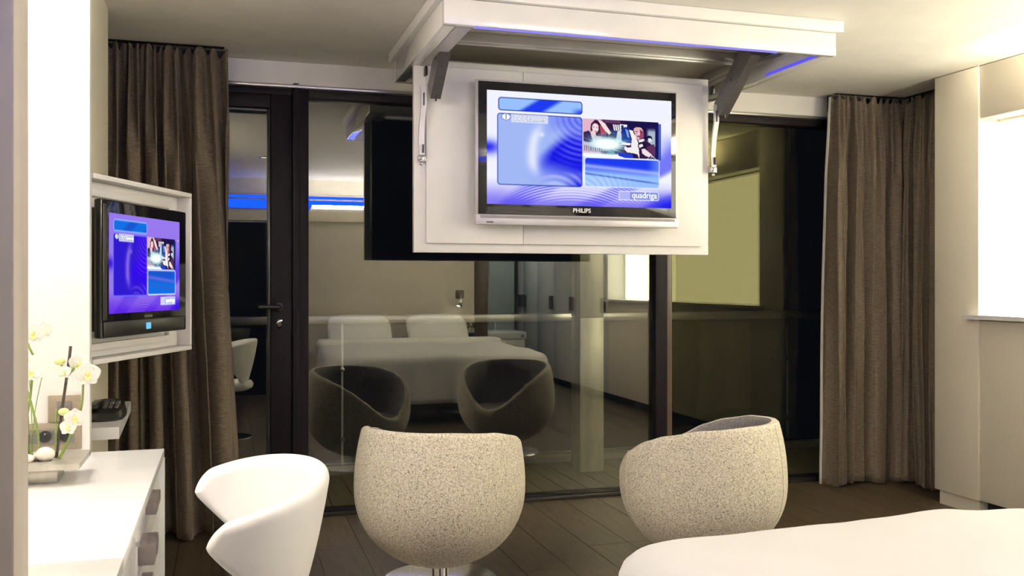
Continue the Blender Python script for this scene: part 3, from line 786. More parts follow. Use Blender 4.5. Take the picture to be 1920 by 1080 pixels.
# swivel box with the small television
A = R(22.9)
d = Vector((-math.sin(A), -math.cos(A), 0)); nrm = Vector((math.cos(A), -math.sin(A), 0)); UP = Vector((0, 0, 1))
P0 = Vector((-.14, 4.20, 0))
M4 = Matrix(((d.x, nrm.x, 0, P0.x), (d.y, nrm.y, 0, P0.y), (0, 0, 1, 0), (0, 0, 0, 1)))   # local (t along front, depth out, z)
tb = tag(empty('tv_box', (-.28, 3.85, 1.016)), 'white open swivel box holding the small television', 'tv box')
def tbox(name, m, parent, t0, t1, d0, d1, z0, z1, bev=.002):
    return MB().box(t0, t1, d0, d1, z0, z1, bev, rot=M4).build(name, m, parent, 'auto')
WL = .765
tbox('top_board', PWH, tb, 0, WL, -.07, 0, 1.661, 1.679)
tbox('bottom_board', PWH, tb, 0, WL, -.07, 0, 1.016, 1.034)
tbox('side_board', PWH, tb, 0, .018, -.07, 0, 1.035, 1.660)
tbox('back_board', PWH, tb, .0185, WL, -.07, -.056, 1.035, 1.660)
tbox('inner_frame', PWH, tb, .11, .135, -.055, -.035, 1.06, 1.635)
tbox('inner_frame', PWH, tb, .136, WL, -.055, -.035, 1.605, 1.635)
tbox('inner_frame', PWH, tb, .136, WL, -.055, -.035, 1.06, 1.085)
tbox('hinge_post', 'aluminium', tb, .30, .36, -.12, -.0705, 1.05, 1.62)
ts = tag(empty('television', (-.30, 3.75, 1.105)), 'small black television in the white swivel box by the desk', 'television')
tbox('back_cover', 'black_plastic', ts, .20, .775, -.034, .020, 1.13, 1.56, .008)
tbox('bezel', 'black_gloss', ts, .162, .802, .021, .052, 1.108, 1.588, .008)
tbox('speaker_panel', 'black_plastic', ts, .19, .795, .0525, .056, 1.112, 1.165, .002)
tbox('side_grille', 'black_matte', ts, .775, .800, .0525, .056, 1.17, 1.57, .001)
tbox('standby_light', 'led_icon', ts, .470, .505, .0565, .058, 1.128, 1.152, .0005)
tbox('brand_badge', 'steel_dark', ts, .45, .51, .0525, .0532, 1.171, 1.180, .0002)
tbox('sticky_note', 'note_yellow', ts, .150, .1615, .022, .030, 1.24, 1.42, .001)  # thin yellow strip at the edge of the bezel
q = M4 @ Vector((.759, .0530, 1.542))
SS = (q, -d, Vector((0, 0, -1)), .532, .350)
screen(ts, *SS, 250, 156, 1.0)
screen_text(ts, *SS, .0012)

# ------------------------------------------------------------------ curtains
def catmull(pts, n):
    P_ = [Vector(p) for p in pts]; out = []
    seg = [(P_[i + 1] - P_[i]).length for i in range(len(P_) - 1)]; tot = sum(seg)
    for k in range(n):
        s = tot * k / (n - 1); i = 0
        while i < len(seg) - 1 and s > seg[i]: s -= seg[i]; i += 1
        out.append(P_[i].lerp(P_[i + 1], min(1, s / seg[i])))
    return out
def curtain(name, label, path, ztop, zbot, npleat, amp, seed, flare):
    rnd = random.Random(seed)
    root = tag(empty(name, (path[0][0], path[0][1], 0)), label, 'curtain')
    n = npleat * 24 + 1
    base = catmull([(x, y, 0) for x, y in path], n)
    nor = []
    for i in range(n):
        t_ = (base[min(i + 1, n - 1)] - base[max(i - 1, 0)]).normalized(); nor.append(Vector((t_.y, -t_.x, 0)))
    # smooth normals round corners
    for _ in range(14):
        nor = [(nor[max(i - 1, 0)] + nor[i] + nor[min(i + 1, n - 1)]).normalized() for i in range(n)]
        base2 = [base[0]] + [(base[i - 1] + base[i] * 2 + base[i + 1]) / 4 for i in range(1, n - 1)] + [base[-1]]
        base = base2
    wid = [rnd.uniform(.55, 1.6) for _ in range(npleat)]; tw = sum(wid); cum = [0]
    for w_ in wid: cum.append(cum[-1] + w_ / tw * npleat)
    def warp(s_):
        for k_ in range(npleat):
            if s_ <= cum[k_ + 1] + 1e-9: return k_ + (s_ - cum[k_]) / (cum[k_ + 1] - cum[k_])
        return float(npleat)
    wob = [rnd.uniform(-.16, .16) for _ in range(npleat + 2)]
    am = [rnd.uniform(.6, 1.25) for _ in range(npleat + 2)]
    NZ = 64; rows = []
    for j in range(NZ + 1):
        h_ = j / NZ; h_ = h_ ** 1.35; z = ztop + (zbot - ztop) * h_
        row = []
        for i in range(n):
            s = warp(i / 24.0); k = int(s); fcl = s - k
            k2 = min(k + 1, npleat + 1)
            ph = s + (wob[k] * (1 - fcl) + wob[k2] * fcl) * math.sin(h_ * 2.6 + wob[k2] * 10) * 1.6
            a_ = (am[k] * (1 - fcl) + am[k2] * fcl)
            dv = abs((ph + .5) % 1 - .5)                       # distance to the valley between two folds
            mid = sm(.02, .30, np.array(h_)).item()
            sh = .75 - 2.1 * math.exp(-(dv / .15) ** 2) + (.30 * math.cos(4 * PI * ph + wob[k] * 20 + h_ * 1.5) + .16 * math.cos(6 * PI * ph + wob[k2] * 30)) * mid
            sh += (1 - mid) * .9 * math.cos(6 * PI * ph + wob[k] * 8)
            env = .38 + .62 * sm(0, .22, np.array(h_)).item()
            off = amp * a_ * sh * env + .010 * math.sin(s * 1.3 + h_ * 4 + seed) * h_ + .006 * math.sin(s * 5.1 + h_ * 9)
            pinch = math.exp(-h_ / .03) * .012 * math.cos(4 * PI * ph)
            p = base[i] + nor[i] * (off + pinch)
            tdir = Vector((-nor[i].y, nor[i].x, 0))
            p = p + tdir * (flare(i / (n - 1), h_)) + tdir * (.25 * amp * math.sin(4 * PI * ph) * env)
            zz = z - (math.exp(-h_ / .035)) * .055 * (.5 - .5 * math.cos(6 * PI * s)) ** 1.5 * (.55 + 2.0 * abs(wob[k]))
            zz += .012 * math.sin(s * 2.1 + seed) * sm(.95, 1, np.array(h_)).item()
            row.append((p.x, p.y, zz))
        rows.append(row)
    o = MB().grid(rows).build('fabric', 'curtain_velvet', root, True)
    so = o.modifiers.new('thickness', 'SOLIDIFY'); so.thickness = .006; so.offset = 0
    # heading tape with hooks
    tp = []
    for zz in (ztop - .10, ztop + .006):
        tp.append([(base[i].x - nor[i].x * .055, base[i].y - nor[i].y * .055, zz) for i in range(0, n, 4)])
    t_ = MB().grid(tp).build('heading_tape', 'black_matte', root)
    so = t_.modifiers.new('thickness', 'SOLIDIFY'); so.thickness = .003
    return root, rows
SIGN = 1
c1, rows1 = curtain('curtain', 'dark brown pleated curtain left of the balcony door', [(-.80, 5.03), (.005, 5.03)], 2.500, .012, 7, .062, 4,
                    lambda t_, h_: (.035 * h_ + .05 * max(0, h_ - .55)) * max(0, (t_ - .4) / .6))
c2, rows2 = curtain('curtain', 'dark brown pleated curtain turning the corner right of the window', [(3.70, 5.10), (4.23, 5.10), (4.25, 4.62)], 2.500, .012, 8, .052, 11,
                    lambda t_, h_: -.02 * h_ * (1 - t_))
# pale lining edge of the right curtain
ln = MB().grid([[(r[0][0] - .008 + .006 * k, r[0][1] + .020 - .008 * k, r[0][2] - .01) for k in range(3)] for r in rows2]).build('lining', 'lining', c2, True)
so = ln.modifiers.new('thickness', 'SOLIDIFY'); so.thickness = .004
t = tag(empty('curtain_track', (-.4, 5.03, CEIL)), 'dark curtain track on the ceiling above the left curtain', 'curtain track')
box('rail', 'black_matte', t, -1.09, -.01, 5.01, 5.05, 2.5065, CEIL - .001)
t = tag(empty('curtain_track', (4.0, 5.1, CEIL)), 'dark curtain track on the ceiling above the right curtain', 'curtain track')
box('rail', 'black_matte', t, 3.72, 4.27, 5.085, 5.115, 2.5065, CEIL - .001)
box('rail', 'black_matte', t, 4.235, 4.265, 4.56, 5.084, 2.5065, CEIL - .001)

# ------------------------------------------------------------------ tub chairs
RIM = [(0, .690), (30, .690), (67, .676), (95, .645), (112, .612), (130, .558), (145, .490), (158, .425), (170, .375), (180, .365)]
def rim(phi):
    p = abs((math.degrees(phi) + 180) % 360 - 180)
    for (a, za), (b, zb) in zip(RIM[:-1], RIM[1:]):
        if p <= b:
            t_ = (p - a) / (b - a); t_ = t_ * t_ * (3 - 2 * t_) * .35 + t_ * .65
            return za + (zb - za) * t_
    return RIM[-1][1]
def rad(z):
    zc = .415
    if z < zc: return .372 * math.sqrt(max(0, 1 - ((zc - z) / .345) ** 2.15))
    return .372 * math.sqrt(max(0, 1 - ((z - zc) / .62) ** 2))
def make_tub():
    root = empty('tub_chair', (0, 0, 0))
    N = 96; NO = 26; TH = .050; zb = .073
    rows = []
    prof_o = [zb + (1 - math.cos(PI / 2 * (k / NO))) for k in range(NO + 1)]
    cols_ = []
    for j in range(N):
        ph = 2 * PI * j / N; zr = rim(ph); col_ = []
        for k in range(NO + 1):
            t_ = k / NO; tt = 1 - math.cos(PI / 2 * t_) if True else t_
            z = zb + (zr - .02 - zb) * (tt * .55 + t_ * .45); col_.append((max(rad(z), .02 + .05 * t_), z))
        r0, z0 = col_[-1]
        for a in (30, 60, 90, 120, 150, 180):
            col_.append((r0 - TH / 2 + TH / 2 * math.cos(R(a)), z0 + .022 * math.sin(R(a))))
        for k in range(1, 9):
            z = z0 + (.26 - z0) * k / 8; col_.append((rad(max(z, .2)) - TH - .01 * k / 8, z))
        col_.append((.05, .25))
        cols_.append([(r_ * math.sin(ph), -r_ * math.cos(ph), z) for r_, z in col_])
    m = len(cols_[0]); b = MB()
    vs_ = [p for c_ in cols_ for p in c_]
    fs_ = [(j * m + k, ((j + 1) % N) * m + k, ((j + 1) % N) * m + k + 1, j * m + k + 1) for j in range(N) for k in range(m - 1)]
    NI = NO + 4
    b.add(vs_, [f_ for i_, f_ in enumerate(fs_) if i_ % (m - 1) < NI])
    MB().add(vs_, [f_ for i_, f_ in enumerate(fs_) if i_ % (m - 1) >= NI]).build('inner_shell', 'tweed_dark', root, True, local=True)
    b.add([(0, 0, zb)] + [cols_[j][0] for j in range(N)], [(0, 1 + (j + 1) % N, 1 + j) for j in range(N)])
    b.build('shell', 'tweed', root, True, local=True)
    # seat cushion
    pr = [(.02, .262), (.24, .262), (.285, .275), (.298, .305), (.285, .335), (.24, .352), (.10, .362), (.002, .364)]
    cu = MB().lathe(pr, (0, .012, 0), 48)
    cu.v = [(x_, y_ + (.035 if y_ > .15 else 0) * min(1, (y_ - .15) / .1), z_) for x_, y_, z_ in cu.v]
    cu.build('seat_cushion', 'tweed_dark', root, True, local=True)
    # stitched seams: centre back and two panel seams
    for a in (0.0, 128.0, -128.0):
        zt = rim(R(a)) - .004
        pts = []
        for k in range(25):
            z = .085 + (zt - .085) * k / 24; r_ = rad(z) + .0006
            pts.append((r_ * math.sin(R(a)), -r_ * math.cos(R(a)), z))
        MB().tube(pts, .0022, 6).build('seam', 'tweed_seam', root, True, local=True)
    MB().lathe([(.034, .010), (.034, .06), (.060, .068), (.060, .080)], n=28).build('pole', 'chrome', root, 'auto', local=True)
    MB().lathe([(.250, .0), (.252, .004), (.248, .008), (.06, .0115), (.035, .012)], n=64).build('base', 'chrome', root, 'auto', local=True)
    return root
tub = make_tub()
tub.location = (.893, 3.99, .0005); tub.rotation_euler = (0, 0, R(-35.6))
tag(tub, 'cream squiggle tweed tub chair with its round chrome base in view', 'chair', 'tub chairs facing the window')
t2 = copy_tree(tub); t2.location = (2.055, 3.78, .0005); t2.rotation_euler = (0, 0, R(38))
tag(t2, 'cream squiggle tweed tub chair behind the foot of the bed', 'chair', 'tub chairs facing the window')

# ------------------------------------------------------------------ white winged desk chair
wc = tag(empty('desk_chair', (.0, 2.47, 0), R(4)), 'glossy white winged shell chair pulled up to the desk', 'chair')
def white_shell():
    NU, NV = 80, 44
    def pt(u, v, off):
        fm = 30 + 78 * (.55 * min(1, v / .86) + .45 * math.sin(PI / 2 * min(1, v / .86)))
        if v > .80: fm -= 17 * (1 - math.sqrt(max(0, 1 - ((v - .80) / .20) ** 2)))
        ph = u * R(fm)
        zt = .828 - .062 * (abs(ph) / R(100)) ** 2.0
        z = .44 + (zt - .44) * v
        r_ = .205 + .128 * (z - .44) / .40 + .012 * math.sin(PI * v)
        r_ += off
        sx = r_ * math.cos(ph) * .72; sy = r_ * math.sin(ph) * 1.03
        return (sx, sy, z)
    us = [math.sin(PI / 2 * (-1 + 2 * i / NU)) for i in range(NU + 1)]; vv = [math.sin(PI / 2 * j / NV) for j in range(NV + 1)]
    def thick(u, v):
        d_ = min((1 - abs(u)) * .45, (1 - v) * .40)
        return .054 * math.sqrt(max(0, 1 - (1 - min(d_, .030) / .030) ** 2))
    b = MB()
    for sg in (.5, -.5):
        b.grid([[pt(u, v, sg * thick(u, v)) for u in us] for v in vv])
    o = b.build('shell', 'chair_white', wc, True, local=True)
    return o
white_shell()
pr = [(.02, .395), (.15, .40), (.19, .42), (.20, .45), (.185, .475), (.10, .482), (.002, .483)]
cu = MB().lathe(pr, (.02, 0, 0), 40); cu.build('seat', 'chair_white', wc, True, local=True)
MB().lathe([(.024, .012), (.024, .38), (.08, .392)], (.02, 0, 0), n=24).build('pole', 'chrome', wc, 'auto', local=True)
MB().lathe([(.19, .0005), (.192, .006), (.188, .010), (.05, .016), (.025, .017)], (.02, 0, 0), n=48).build('base', 'chrome', wc, 'auto', local=True)

# ------------------------------------------------------------------ desk
DW = 'lacquer_white'
t = tag(empty('desk_worktop', (-.6, 2.5, .71)), 'white desk worktop running along the left wall', 'worktop')
box('board', DW, t, -1.095, -.20, 1.565, 2.049, .712, .740, .002)
box('board', DW, t, -1.095, -.20, 2.051, 3.356, .712, .740, .002)
un = tag(empty('drawer_unit', (-.6, 2.9, 0)), 'white drawer unit under the far end of the desk', 'drawers')
box('body', DW, un, -1.09, -.236, 2.47, 3.335, .06, .7115)
box('end_panel', DW, un, -1.09, -.198, 3.337, 3.356, .001, .7115, .001)
for z0, z1, hy in ((.545, .705, 2.98), (.31, .541, 2.62), (.065, .306, 2.9)):
    dd = box('drawer', DW, un, -.2355, -.216, 2.475, 3.333, z0, z1, .0015)
    hz = z1 - (.035 if z1 > .6 else .02)
    if z1 > .6:
        MB().box(-.2158, -.188, 2.80, 2.98, hz - .022, hz + .012, .002).build('handle', 'handle_grey', dd, 'auto')
        MB().box(-.2158, -.176, 2.56, 2.70, .575, .625, .002).build('handle', 'handle_grey', dd, 'auto')
    else:
        MB().box(-.2158, -.188, hy - .07, hy + .07, hz - .02, hz + .0, .002).build('handle', 'handle_grey', dd, 'auto')
u2 = tag(empty('desk_cupboard', (-.6, 2.2, 0)), 'white cupboard with thin dark gap under the near desk end', 'cupboard')
box('body', DW, u2, -1.09, -.236, 1.60, 2.45, .06, .7115)
for a, b in ((1.60, 2.02), (2.03, 2.45)):
    box('door', DW, u2, -.2355, -.212, a + .002, b - .002, .065, .705, .0015)
MB().box(-.2118, -.20, 2.425, 2.445, .66, .668, .001).build('catch', 'steel', u2)

# planter, pebbles, orchids
t = tag(empty('planter', (-.58, 2.93, .741)), 'brushed steel tray planter on the white desk', 'planter')
MB().box(-.70, -.452, 2.87, 2.99, .7405, .784, .002).build('foot', 'brushed_steel', t, 'auto')
tr = MB()
ou = [(-.80, 2.815), (-.388, 2.815), (-.388, 3.045), (-.80, 3.045)]; inn = [(-.781, 2.875), (-.4695, 2.875), (-.4695, 2.985), (-.781, 2.985)]
tr.add([(x_, y_, z_) for z_ in (.785, .800) for q_ in (ou, inn) for x_, y_ in q_],
       [f_ for i in range(4) for f_ in ((8 + i, 8 + (i + 1) % 4, 12 + (i + 1) % 4, 12 + i), (i, 4 + i, 4 + (i + 1) % 4, (i + 1) % 4), (i, (i + 1) % 4, 8 + (i + 1) % 4, 8 + i), (4 + i, 12 + i, 12 + (i + 1) % 4, 4 + (i + 1) % 4))])
tr.build('tray', 'brushed_steel', t, 'auto')
box('soil', 'soil', t, -.78, -.470, 2.876, 2.984, .785, .796)
def pebble(label, c, r):
    b = MB().ellipsoid((0, 0, 0), r, 16, 10)
    b.v = [tuple(Vector(p) * (1 + .08 * noise.noise(Vector(p) * 30 + Vector(c) * 9))) for p in b.v]
    b.rot(Matrix.Translation(c))
    tag(b.build('pebble', 'pebble', None, True), label, 'pebble', 'pebbles in the planter')
pebble('round cream pebble in the planter between the orchids', (-.488, 2.90, .8165), (.026, .022, .0205))
pebble('flat cream pebble in the planter beside the left orchid', (-.535, 2.885, .809), (.022, .018, .013))
pebble('small grey shadowed pebble at the planter front', (-.512, 2.925, .807), (.014, .012, .011))
def bez(pts, n=14):
    P_ = [Vector(p) for p in pts]; out = []
    for i in range(len(P_) - 1):
        p0 = P_[max(i - 1, 0)]; p1 = P_[i]; p2 = P_[i + 1]; p3 = P_[min(i + 2, len(P_) - 1)]
        for k in range(n):
            t_ = k / n
            out.append(.5 * ((2 * p1) + (-p0 + p2) * t_ + (2 * p0 - 5 * p1 + 4 * p2 - p3) * t_ ** 2 + (-p0 + 3 * p1 - 3 * p2 + p3) * t_ ** 3))
    out.append(P_[-1]); return out
def petal_rows(L, W, cup, shape):
    rows = []
    for i in range(9):
        s = i / 8; wd = W * shape(s); r_ = []
        for j in range(7):
            q_ = -1 + 2 * j / 6
            r_.append((q_ * wd, s * L, cup * (s * s * .5 + .35 * q_ * q_ * math.sin(PI * s))))
        rows.append(r_)
    return rows
def orchid_flower(parent, c, size, yaw, pitch, roll=0.0):
    """five petals and a yellow lip, facing -y before rotation"""
    M = Matrix.Translation(c) @ Matrix.Rotation(yaw, 4, 'Z') @ Matrix.Rotation(pitch, 4, 'X') @ Matrix.Rotation(roll, 4, 'Y') @ Matrix.Rotation(R(90), 4, 'X')
    heart = None
    fl_ = MB().ellipsoid((0, 0, size * .03), (size * .09, size * .12, size * .09), 10, 7).rot(M).build('flower', 'petal_heart', parent, True)
    lip = MB().grid(petal_rows(size * .26, size * .12, size * .25, lambda s: math.sin(PI * min(1, .25 + .75 * s)) ** .7)).rot(M @ Matrix.Rotation(PI, 4, 'Z') @ Matrix.Translation((0, 0, size * .05)))
    lip.build('lip', 'petal_heart', fl_, True)
    wide = lambda s: (math.sin(PI * (.10 + .90 * s) ** .75)) ** .6 if s < 1 else .12
    for a, wsc, ls in ((0, .25, .5), (72, .36, .52), (-72, .36, .52), (140, .24, .50), (-140, .24, .50)):
        g = MB().grid(petal_rows(size * ls, size * wsc, size * .14, wide)).rot(M @ Matrix.Rotation(R(a), 4, 'Z'))
        o_ = g.build('petal', 'petal', fl_, True)
        so_ = o_.modifiers.new('thickness', 'SOLIDIFY'); so_.thickness = .0012
def bud(parent, c, s):
    MB().ellipsoid(c, (s, s * .8, s * .75), 12, 8).build('bud', 'bud', parent, True)
Yp = 2.93
o1 = tag(empty('orchid', (-.455, Yp, .797)), 'white orchid with dark stake at the right end of the steel planter', 'plant')
MB().tube(bez([(-.464, Yp, .797), (-.450, Yp, .93), (-.433, Yp, 1.06), (-.427, Yp, 1.118)]), .0042, 7).build('stake', 'stake_dark', o1, True)
for pts in ([(-.455, Yp - .01, .797), (-.420, Yp - .02, .87), (-.396, Yp - .02, .945), (-.390, Yp - .03, 1.01)], [(-.458, Yp - .01, .797), (-.43, Yp - .03, .85), (-.414, Yp - .04, .90)], [(-.462, Yp, .797), (-.465, Yp, .87), (-.464, Yp, .94)],
            [(-.436, Yp, 1.03), (-.424, Yp - .01, 1.045), (-.412, Yp - .015, 1.06), (-.400, Yp - .02, 1.055)], [(-.436, Yp, 1.04), (-.447, Yp - .01, 1.06), (-.452, Yp - .01, 1.074)]):
    MB().tube(bez(pts), .0032, 7).build('stem', 'stem_green', o1, True)
orchid_flower(o1, (-.378, Yp - .035, 1.040), .070, R(12), R(6))
orchid_flower(o1, (-.403, Yp - .015, 1.068), .060, R(-30), R(10))
orchid_flower(o1, (-.440, Yp - .015, 1.046), .040, R(-20), R(-5))
orchid_flower(o1, (-.410, Yp - .045, .918), .056, R(15), R(8))
orchid_flower(o1, (-.426, Yp - .045, .892), .046, R(-10), R(-12))
bud(o1, (-.453, Yp - .012, 1.076), .015); bud(o1, (-.440, Yp - .03, .934), .015)
o2 = tag(empty('orchid', (-.52, Yp, .797)), 'white orchid with crossing green stems beside the grey panel', 'plant')
for pts in ([(-.508, Yp - .01, .80), (-.510, Yp - .015, .88), (-.528, Yp - .02, .97), (-.546, Yp - .02, 1.03)], [(-.548, Yp, .80), (-.545, Yp, .89), (-.533, Yp, .96), (-.526, Yp, 1.035)], [(-.548, Yp + .01, 1.15), (-.535, Yp, 1.12), (-.524, Yp, 1.095)], [(-.53, Yp + .005, .80), (-.545, Yp + .01, .90), (-.55, Yp + .01, 1.0)]):
    MB().tube(bez(pts), .0033, 7).build('stem', 'stem_green', o2, True)
for pts in ([(-.53, Yp, .80), (-.52, Yp, .93), (-.502, Yp, 1.03)], [(-.535, Yp, .80), (-.537, Yp, .93), (-.553, Yp, 1.0)], [(-.525, Yp, .80), (-.528, Yp, .92), (-.534, Yp, 1.03)]):
    MB().tube(bez(pts), .0012, 5).build('grass_blade', 'stem_green', o2, True)
orchid_flower(o2, (-.520, Yp - .02, 1.156), .060, R(10), R(5)); orchid_flower(o2, (-.500, Yp + .01, 1.165), .052, R(40), R(0))
orchid_flower(o2, (-.540, Yp - .02, 1.073), .060, R(-15), R(4)); orchid_flower(o2, (-.524, Yp - .03, 1.048), .058, R(10), R(-6))
MB().box(-.552, -.535, Yp - .005, Yp + .02, .797, .87, .003).build('moss_pole', 'stake_dark', o2)

# switch and socket plates on the end panel
t = tag(empty('switch_plate', (-.505, 3.36, .885)), 'brown grained switch plate on the bright end panel', 'switch')
box('plate', 'wood_plate', t, -.556, -.458, 3.350, 3.3595, .845, .931, .002)
box('rocker', 'steel_dark', t, -.530, -.485, 3.344, 3.3495, .868, .912, .002)
t = tag(empty('socket_plate', (-.54, 3.36, .80)), 'brown grained double socket plate just above the desk', 'socket')
box('plate', 'wood_plate', t, -.655, -.456, 3.350, 3.3595, .752, .841, .002)
box('insert', 'steel_dark', t, -.635, -.477, 3.346, 3.3495, .776, .822, .002)
for xx in (-.563, -.503):
    s_ = MB().lathe([(.020, 0), (.020, .003), (.016, .003), (.015, .001), (.001, .001)], n=24).rot(Matrix.Translation((xx, 3.3455, .799)) @ Matrix.Rotation(R(90), 4, 'X')).build('socket', 'black_plastic', t, 'auto')
    MB().box(xx - .002, xx + .002, 3.338, 3.3435, .806, .810, .0005).build('earth_pin', 'chrome', s_)
    for dx in (-.008, .008): MB().lathe([(.0028, 0), (.0028, .0015), (.0005, .0015)], n=10).rot(Matrix.Translation((xx + dx, 3.3443, .797)) @ Matrix.Rotation(R(90), 4, 'X')).build('pin_hole', 'black_matte', s_)

# phone shelf and phone
t = tag(empty('phone_shelf', (-.42, 3.9, .75)), 'small white shelf carrying the phone beside the desk panel', 'shelf')
MB().prism([(-.4995, 3.55), (-.362, 3.56), (-.392, 4.32), (-.4995, 4.32)], .748, .790).build('board', 'lacquer_white', t)
t = tag(empty('telephone', (-.43, 3.84, .791)), 'black desk telephone on the small white shelf', 'telephone')
ph = MB()
n = 28; prof = []
for k in range(n):
    a = 2 * PI * k / n
    prof.append((-.435 + .068 * math.copysign(abs(math.cos(a)) ** .7, math.cos(a)), 3.84 + .135 * math.copysign(abs(math.sin(a)) ** .7, math.sin(a))))
def slab(z0, z1, sc): return [(-.435 + (x_ + .435) * sc, 3.84 + (y_ - 3.84) * sc) for x_, y_ in prof]
vs_ = [(x_, y_, .7905) for x_, y_ in slab(0, 0, 1)] + [(x_, y_, .802) for x_, y_ in slab(0, 0, 1.02)] + [(x_, y_, .815 + (y_ - 3.7) * .12) for x_, y_ in slab(0, 0, .90)]
fs_ = [tuple(range(n - 1, -1, -1)), tuple(range(2 * n, 3 * n))] + [(r_ * n + i, r_ * n + (i + 1) % n, (r_ + 1) * n + (i + 1) % n, (r_ + 1) * n + i) for r_ in range(2) for i in range(n)]
ph.add(vs_, fs_).build('body', 'black_plastic', t, 'auto')
MB().box(-.492, -.455, 3.74, 3.94, .828, .846, .008, seg=3).build('handset', 'black_plastic', t, 'auto')
for i in range(3):
    for j in range(4):
        MB().box(-.445 + i * .020, -.431 + i * .020, 3.80 + j * .028, 3.818 + j * .028, .826 + j * .0034, .835 + j * .0034, .002, seg=1).build('key', 'steel_dark', t)

# ------------------------------------------------------------------ bed
bd = tag(empty('bed', (2.05, 1.1, 0)), 'wide white bed whose foot fills the lower right corner', 'bed')
bx0, bx1, by0, by1 = .925, 2.97, -.17, 2.285
box('base', 'bed_base', bd, bx0 + .12, bx1 - .12, by0 + .05, by1 - .20, .001, .22, .01)
MB().box(bx0 + .06, bx1 - .06, by0 + .01, by1 - .12, .222, .53, .05, seg=3).build('mattress', 'sheet', bd, 'auto')
def rrect(x0, x1, y0, y1, r_, n):
    pts = []
    for cx, cy, a0 in ((x1 - r_, y1 - r_, 0), (x0 + r_, y1 - r_, 90), (x0 + r_, y0 + r_, 180), (x1 - r_, y0 + r_, 270)):
        for k in range(n + 1):
            a = R(a0 + 90 * k / n); pts.append((cx + r_ * math.cos(a), cy + r_ * math.sin(a)))
    out = catmull([(p[0], p[1], 0) for p in pts] + [(pts[0][0], pts[0][1], 0)], 201)[:-1]
    return [(p.x, p.y) for p in out]
def puffy(x_, y_): return .016 * noise.noise(Vector((x_ * 2.3, y_ * 2.0, 1.7))) + .008 * noise.noise(Vector((x_ * 6, y_ * 5, 4.2)))
def duvet(y0, y1, name, ztop, zlow, m):
    cx, cy = (bx0 + bx1) / 2, (y0 + y1) / 2
    ol = rrect(bx0, bx1, y0, y1, .20, 10); N = len(ol); rings = []
    for s in (.0, .15, .3, .45, .6, .72, .82, .90):
        rings.append([(cx + (x_ - cx) * s, cy + (y_ - cy) * s, ztop + .015 * (1 - s) + puffy(cx + (x_ - cx) * s, cy + (y_ - cy) * s)) for x_, y_ in ol])
    for k, (s, dz) in enumerate(((.94, -.006), (.97, -.018), (.99, -.040), (1.0, -.07))):
        rings.append([(cx + (x_ - cx) * s, cy + (y_ - cy) * s, ztop + dz + puffy(x_, y_)) for x_, y_ in ol])
    for k in range(1, 9):
        t_ = k / 8; rr_ = []
        for i, (x_, y_) in enumerate(ol):
            fold = .020 * math.sin(i * 2 * PI / N * 23) * t_ + .016 * math.sin(i * 2 * PI / N * 37 + 1) * t_
            o_ = 1 + .028 * t_ + fold
            rr_.append((cx + (x_ - cx) * o_, cy + (y_ - cy) * o_, ztop - .07 + (zlow - ztop + .07) * t_))
        rings.append(rr_)
    b = MB(); vs_ = [p for r_ in rings for p in r_]
    fs_ = [(i * N + k, i * N + (k + 1) % N, (i + 1) * N + (k + 1) % N, (i + 1) * N + k) for i in range(len(rings) - 1) for k in range(N)]
    o_ = b.add(vs_, fs_).build(name, m, bd, True)
    so_ = o_.modifiers.new('thickness', 'SOLIDIFY'); so_.thickness = .012; so_.offset = -1
    return o_
duvet(.42, by1, 'duvet', .637, .20, 'duvet')
b = MB().box(bx0 + .01, bx1 - .01, .30, .62, .59, .685, .045, seg=5); b.build('duvet_fold', 'sheet', bd, True)
def pillow(label, cx, cy, cz, lx, ly, lz, tilt):
    rows = []
    b = MB().ellipsoid((0, 0, 0), (1, 1, 1), 32, 18); vv = []
    for p in b.v:
        q_ = [math.copysign(abs(c_) ** .55, c_) for c_ in p[:2]] ; e = max(abs(q_[0]), abs(q_[1]))
        vv.append((q_[0] * lx, q_[1] * ly, p[2] * lz * (1 - .35 * e ** 4)))
    b.v = vv; b.rot(Matrix.Translation((cx, cy, cz)) @ Matrix.Rotation(tilt, 4, 'X'))
    tag(b.build('pillow', 'pillow', None, True), label, 'pillow', 'pillows on the mirrored bed')
pillow('white pillow on the mirrored bed nearer the passage', 1.45, .0, .75, .36, .24, .09, R(-48))
pillow('white pillow on the mirrored bed nearer the reading lamp', 2.35, .0, .75, .36, .24, .09, R(-48))

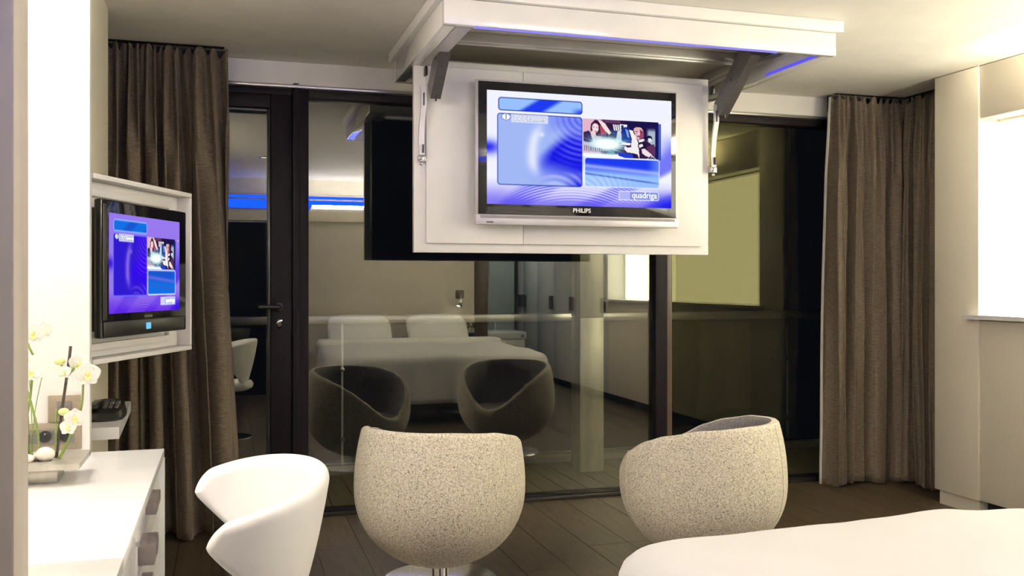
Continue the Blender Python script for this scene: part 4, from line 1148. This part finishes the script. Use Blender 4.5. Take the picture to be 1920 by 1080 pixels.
# reading lamp, switch, socket and plant on the mirrored headboard
t = tag(empty('reading_lamp', (2.68, -.25, 1.16)), 'small chrome reading lamp on the mirrored headboard wall', 'lamp')
box('wall_plate', 'wood_plate', t, 2.63, 2.73, -.2495, -.235, 1.11, 1.21, .002)
MB().tube([(2.68, -.235, 1.16), (2.68, -.19, 1.15), (2.675, -.17, 1.11), (2.665, -.165, 1.08)], .007, 8).build('arm', 'chrome', t, True)
MB().lathe([(.016, .05), (.020, .03), (.045, -.03), (.040, -.03), (.015, .03)], n=20, caps=False).rot(Matrix.Translation((2.655, -.155, 1.05)) @ Matrix.Rotation(R(20), 4, 'Y')).build('shade', 'chrome', t, True)
MB().ellipsoid((2.647, -.155, 1.035), (.025, .025, .02), 12, 8).build('bulb', 'lamp_glow', t, True)
t = tag(empty('wall_socket', (2.69, -.25, .85)), 'brown socket plate on the mirrored headboard above the small plant', 'socket')
box('plate', 'wood_plate', t, 2.64, 2.74, -.2495, -.24, .79, .88, .002)
t = tag(empty('bedside_shelf', (2.78, -.1, .6)), 'small dark bedside shelf mirrored at the headboard', 'shelf')
box('board', 'bed_base', t, 3.035, 3.06, -.25, -.20, .60, .63); 
box('bracket', 'bed_base', t, 2.70, 3.034, -.249, -.06, .605, .635, .003)
t = tag(empty('potted_plant', (2.80, -.12, .636)), 'small potted plant mirrored beside the bed head', 'plant')
MB().lathe([(.035, 0), (.045, .065), (.040, .065), (.034, .02)], (2.80, -.14, .636), 20).build('pot', 'black_plastic', t, 'auto')
for k in range(14):
    a = k * 2.4; hh = .06 + .012 * (k % 6); rx = .02 + .006 * (k % 7)
    g = MB().grid(petal_rows(.05, .016, .01, lambda s: math.sin(PI * (.1 + .88 * s)) ** .8)).rot(Matrix.Translation((2.80 + rx * math.cos(a), -.14 + rx * math.sin(a), .70 + hh * .9)) @ Matrix.Rotation(a, 4, 'Z') @ Matrix.Rotation(R(35), 4, 'X'))
    g.build('leaf', 'leaf_green', t, True)
MB().tube([(2.80, -.14, .66), (2.80, -.14, .78)], .004, 6).build('stem', 'stem_green', t, True)
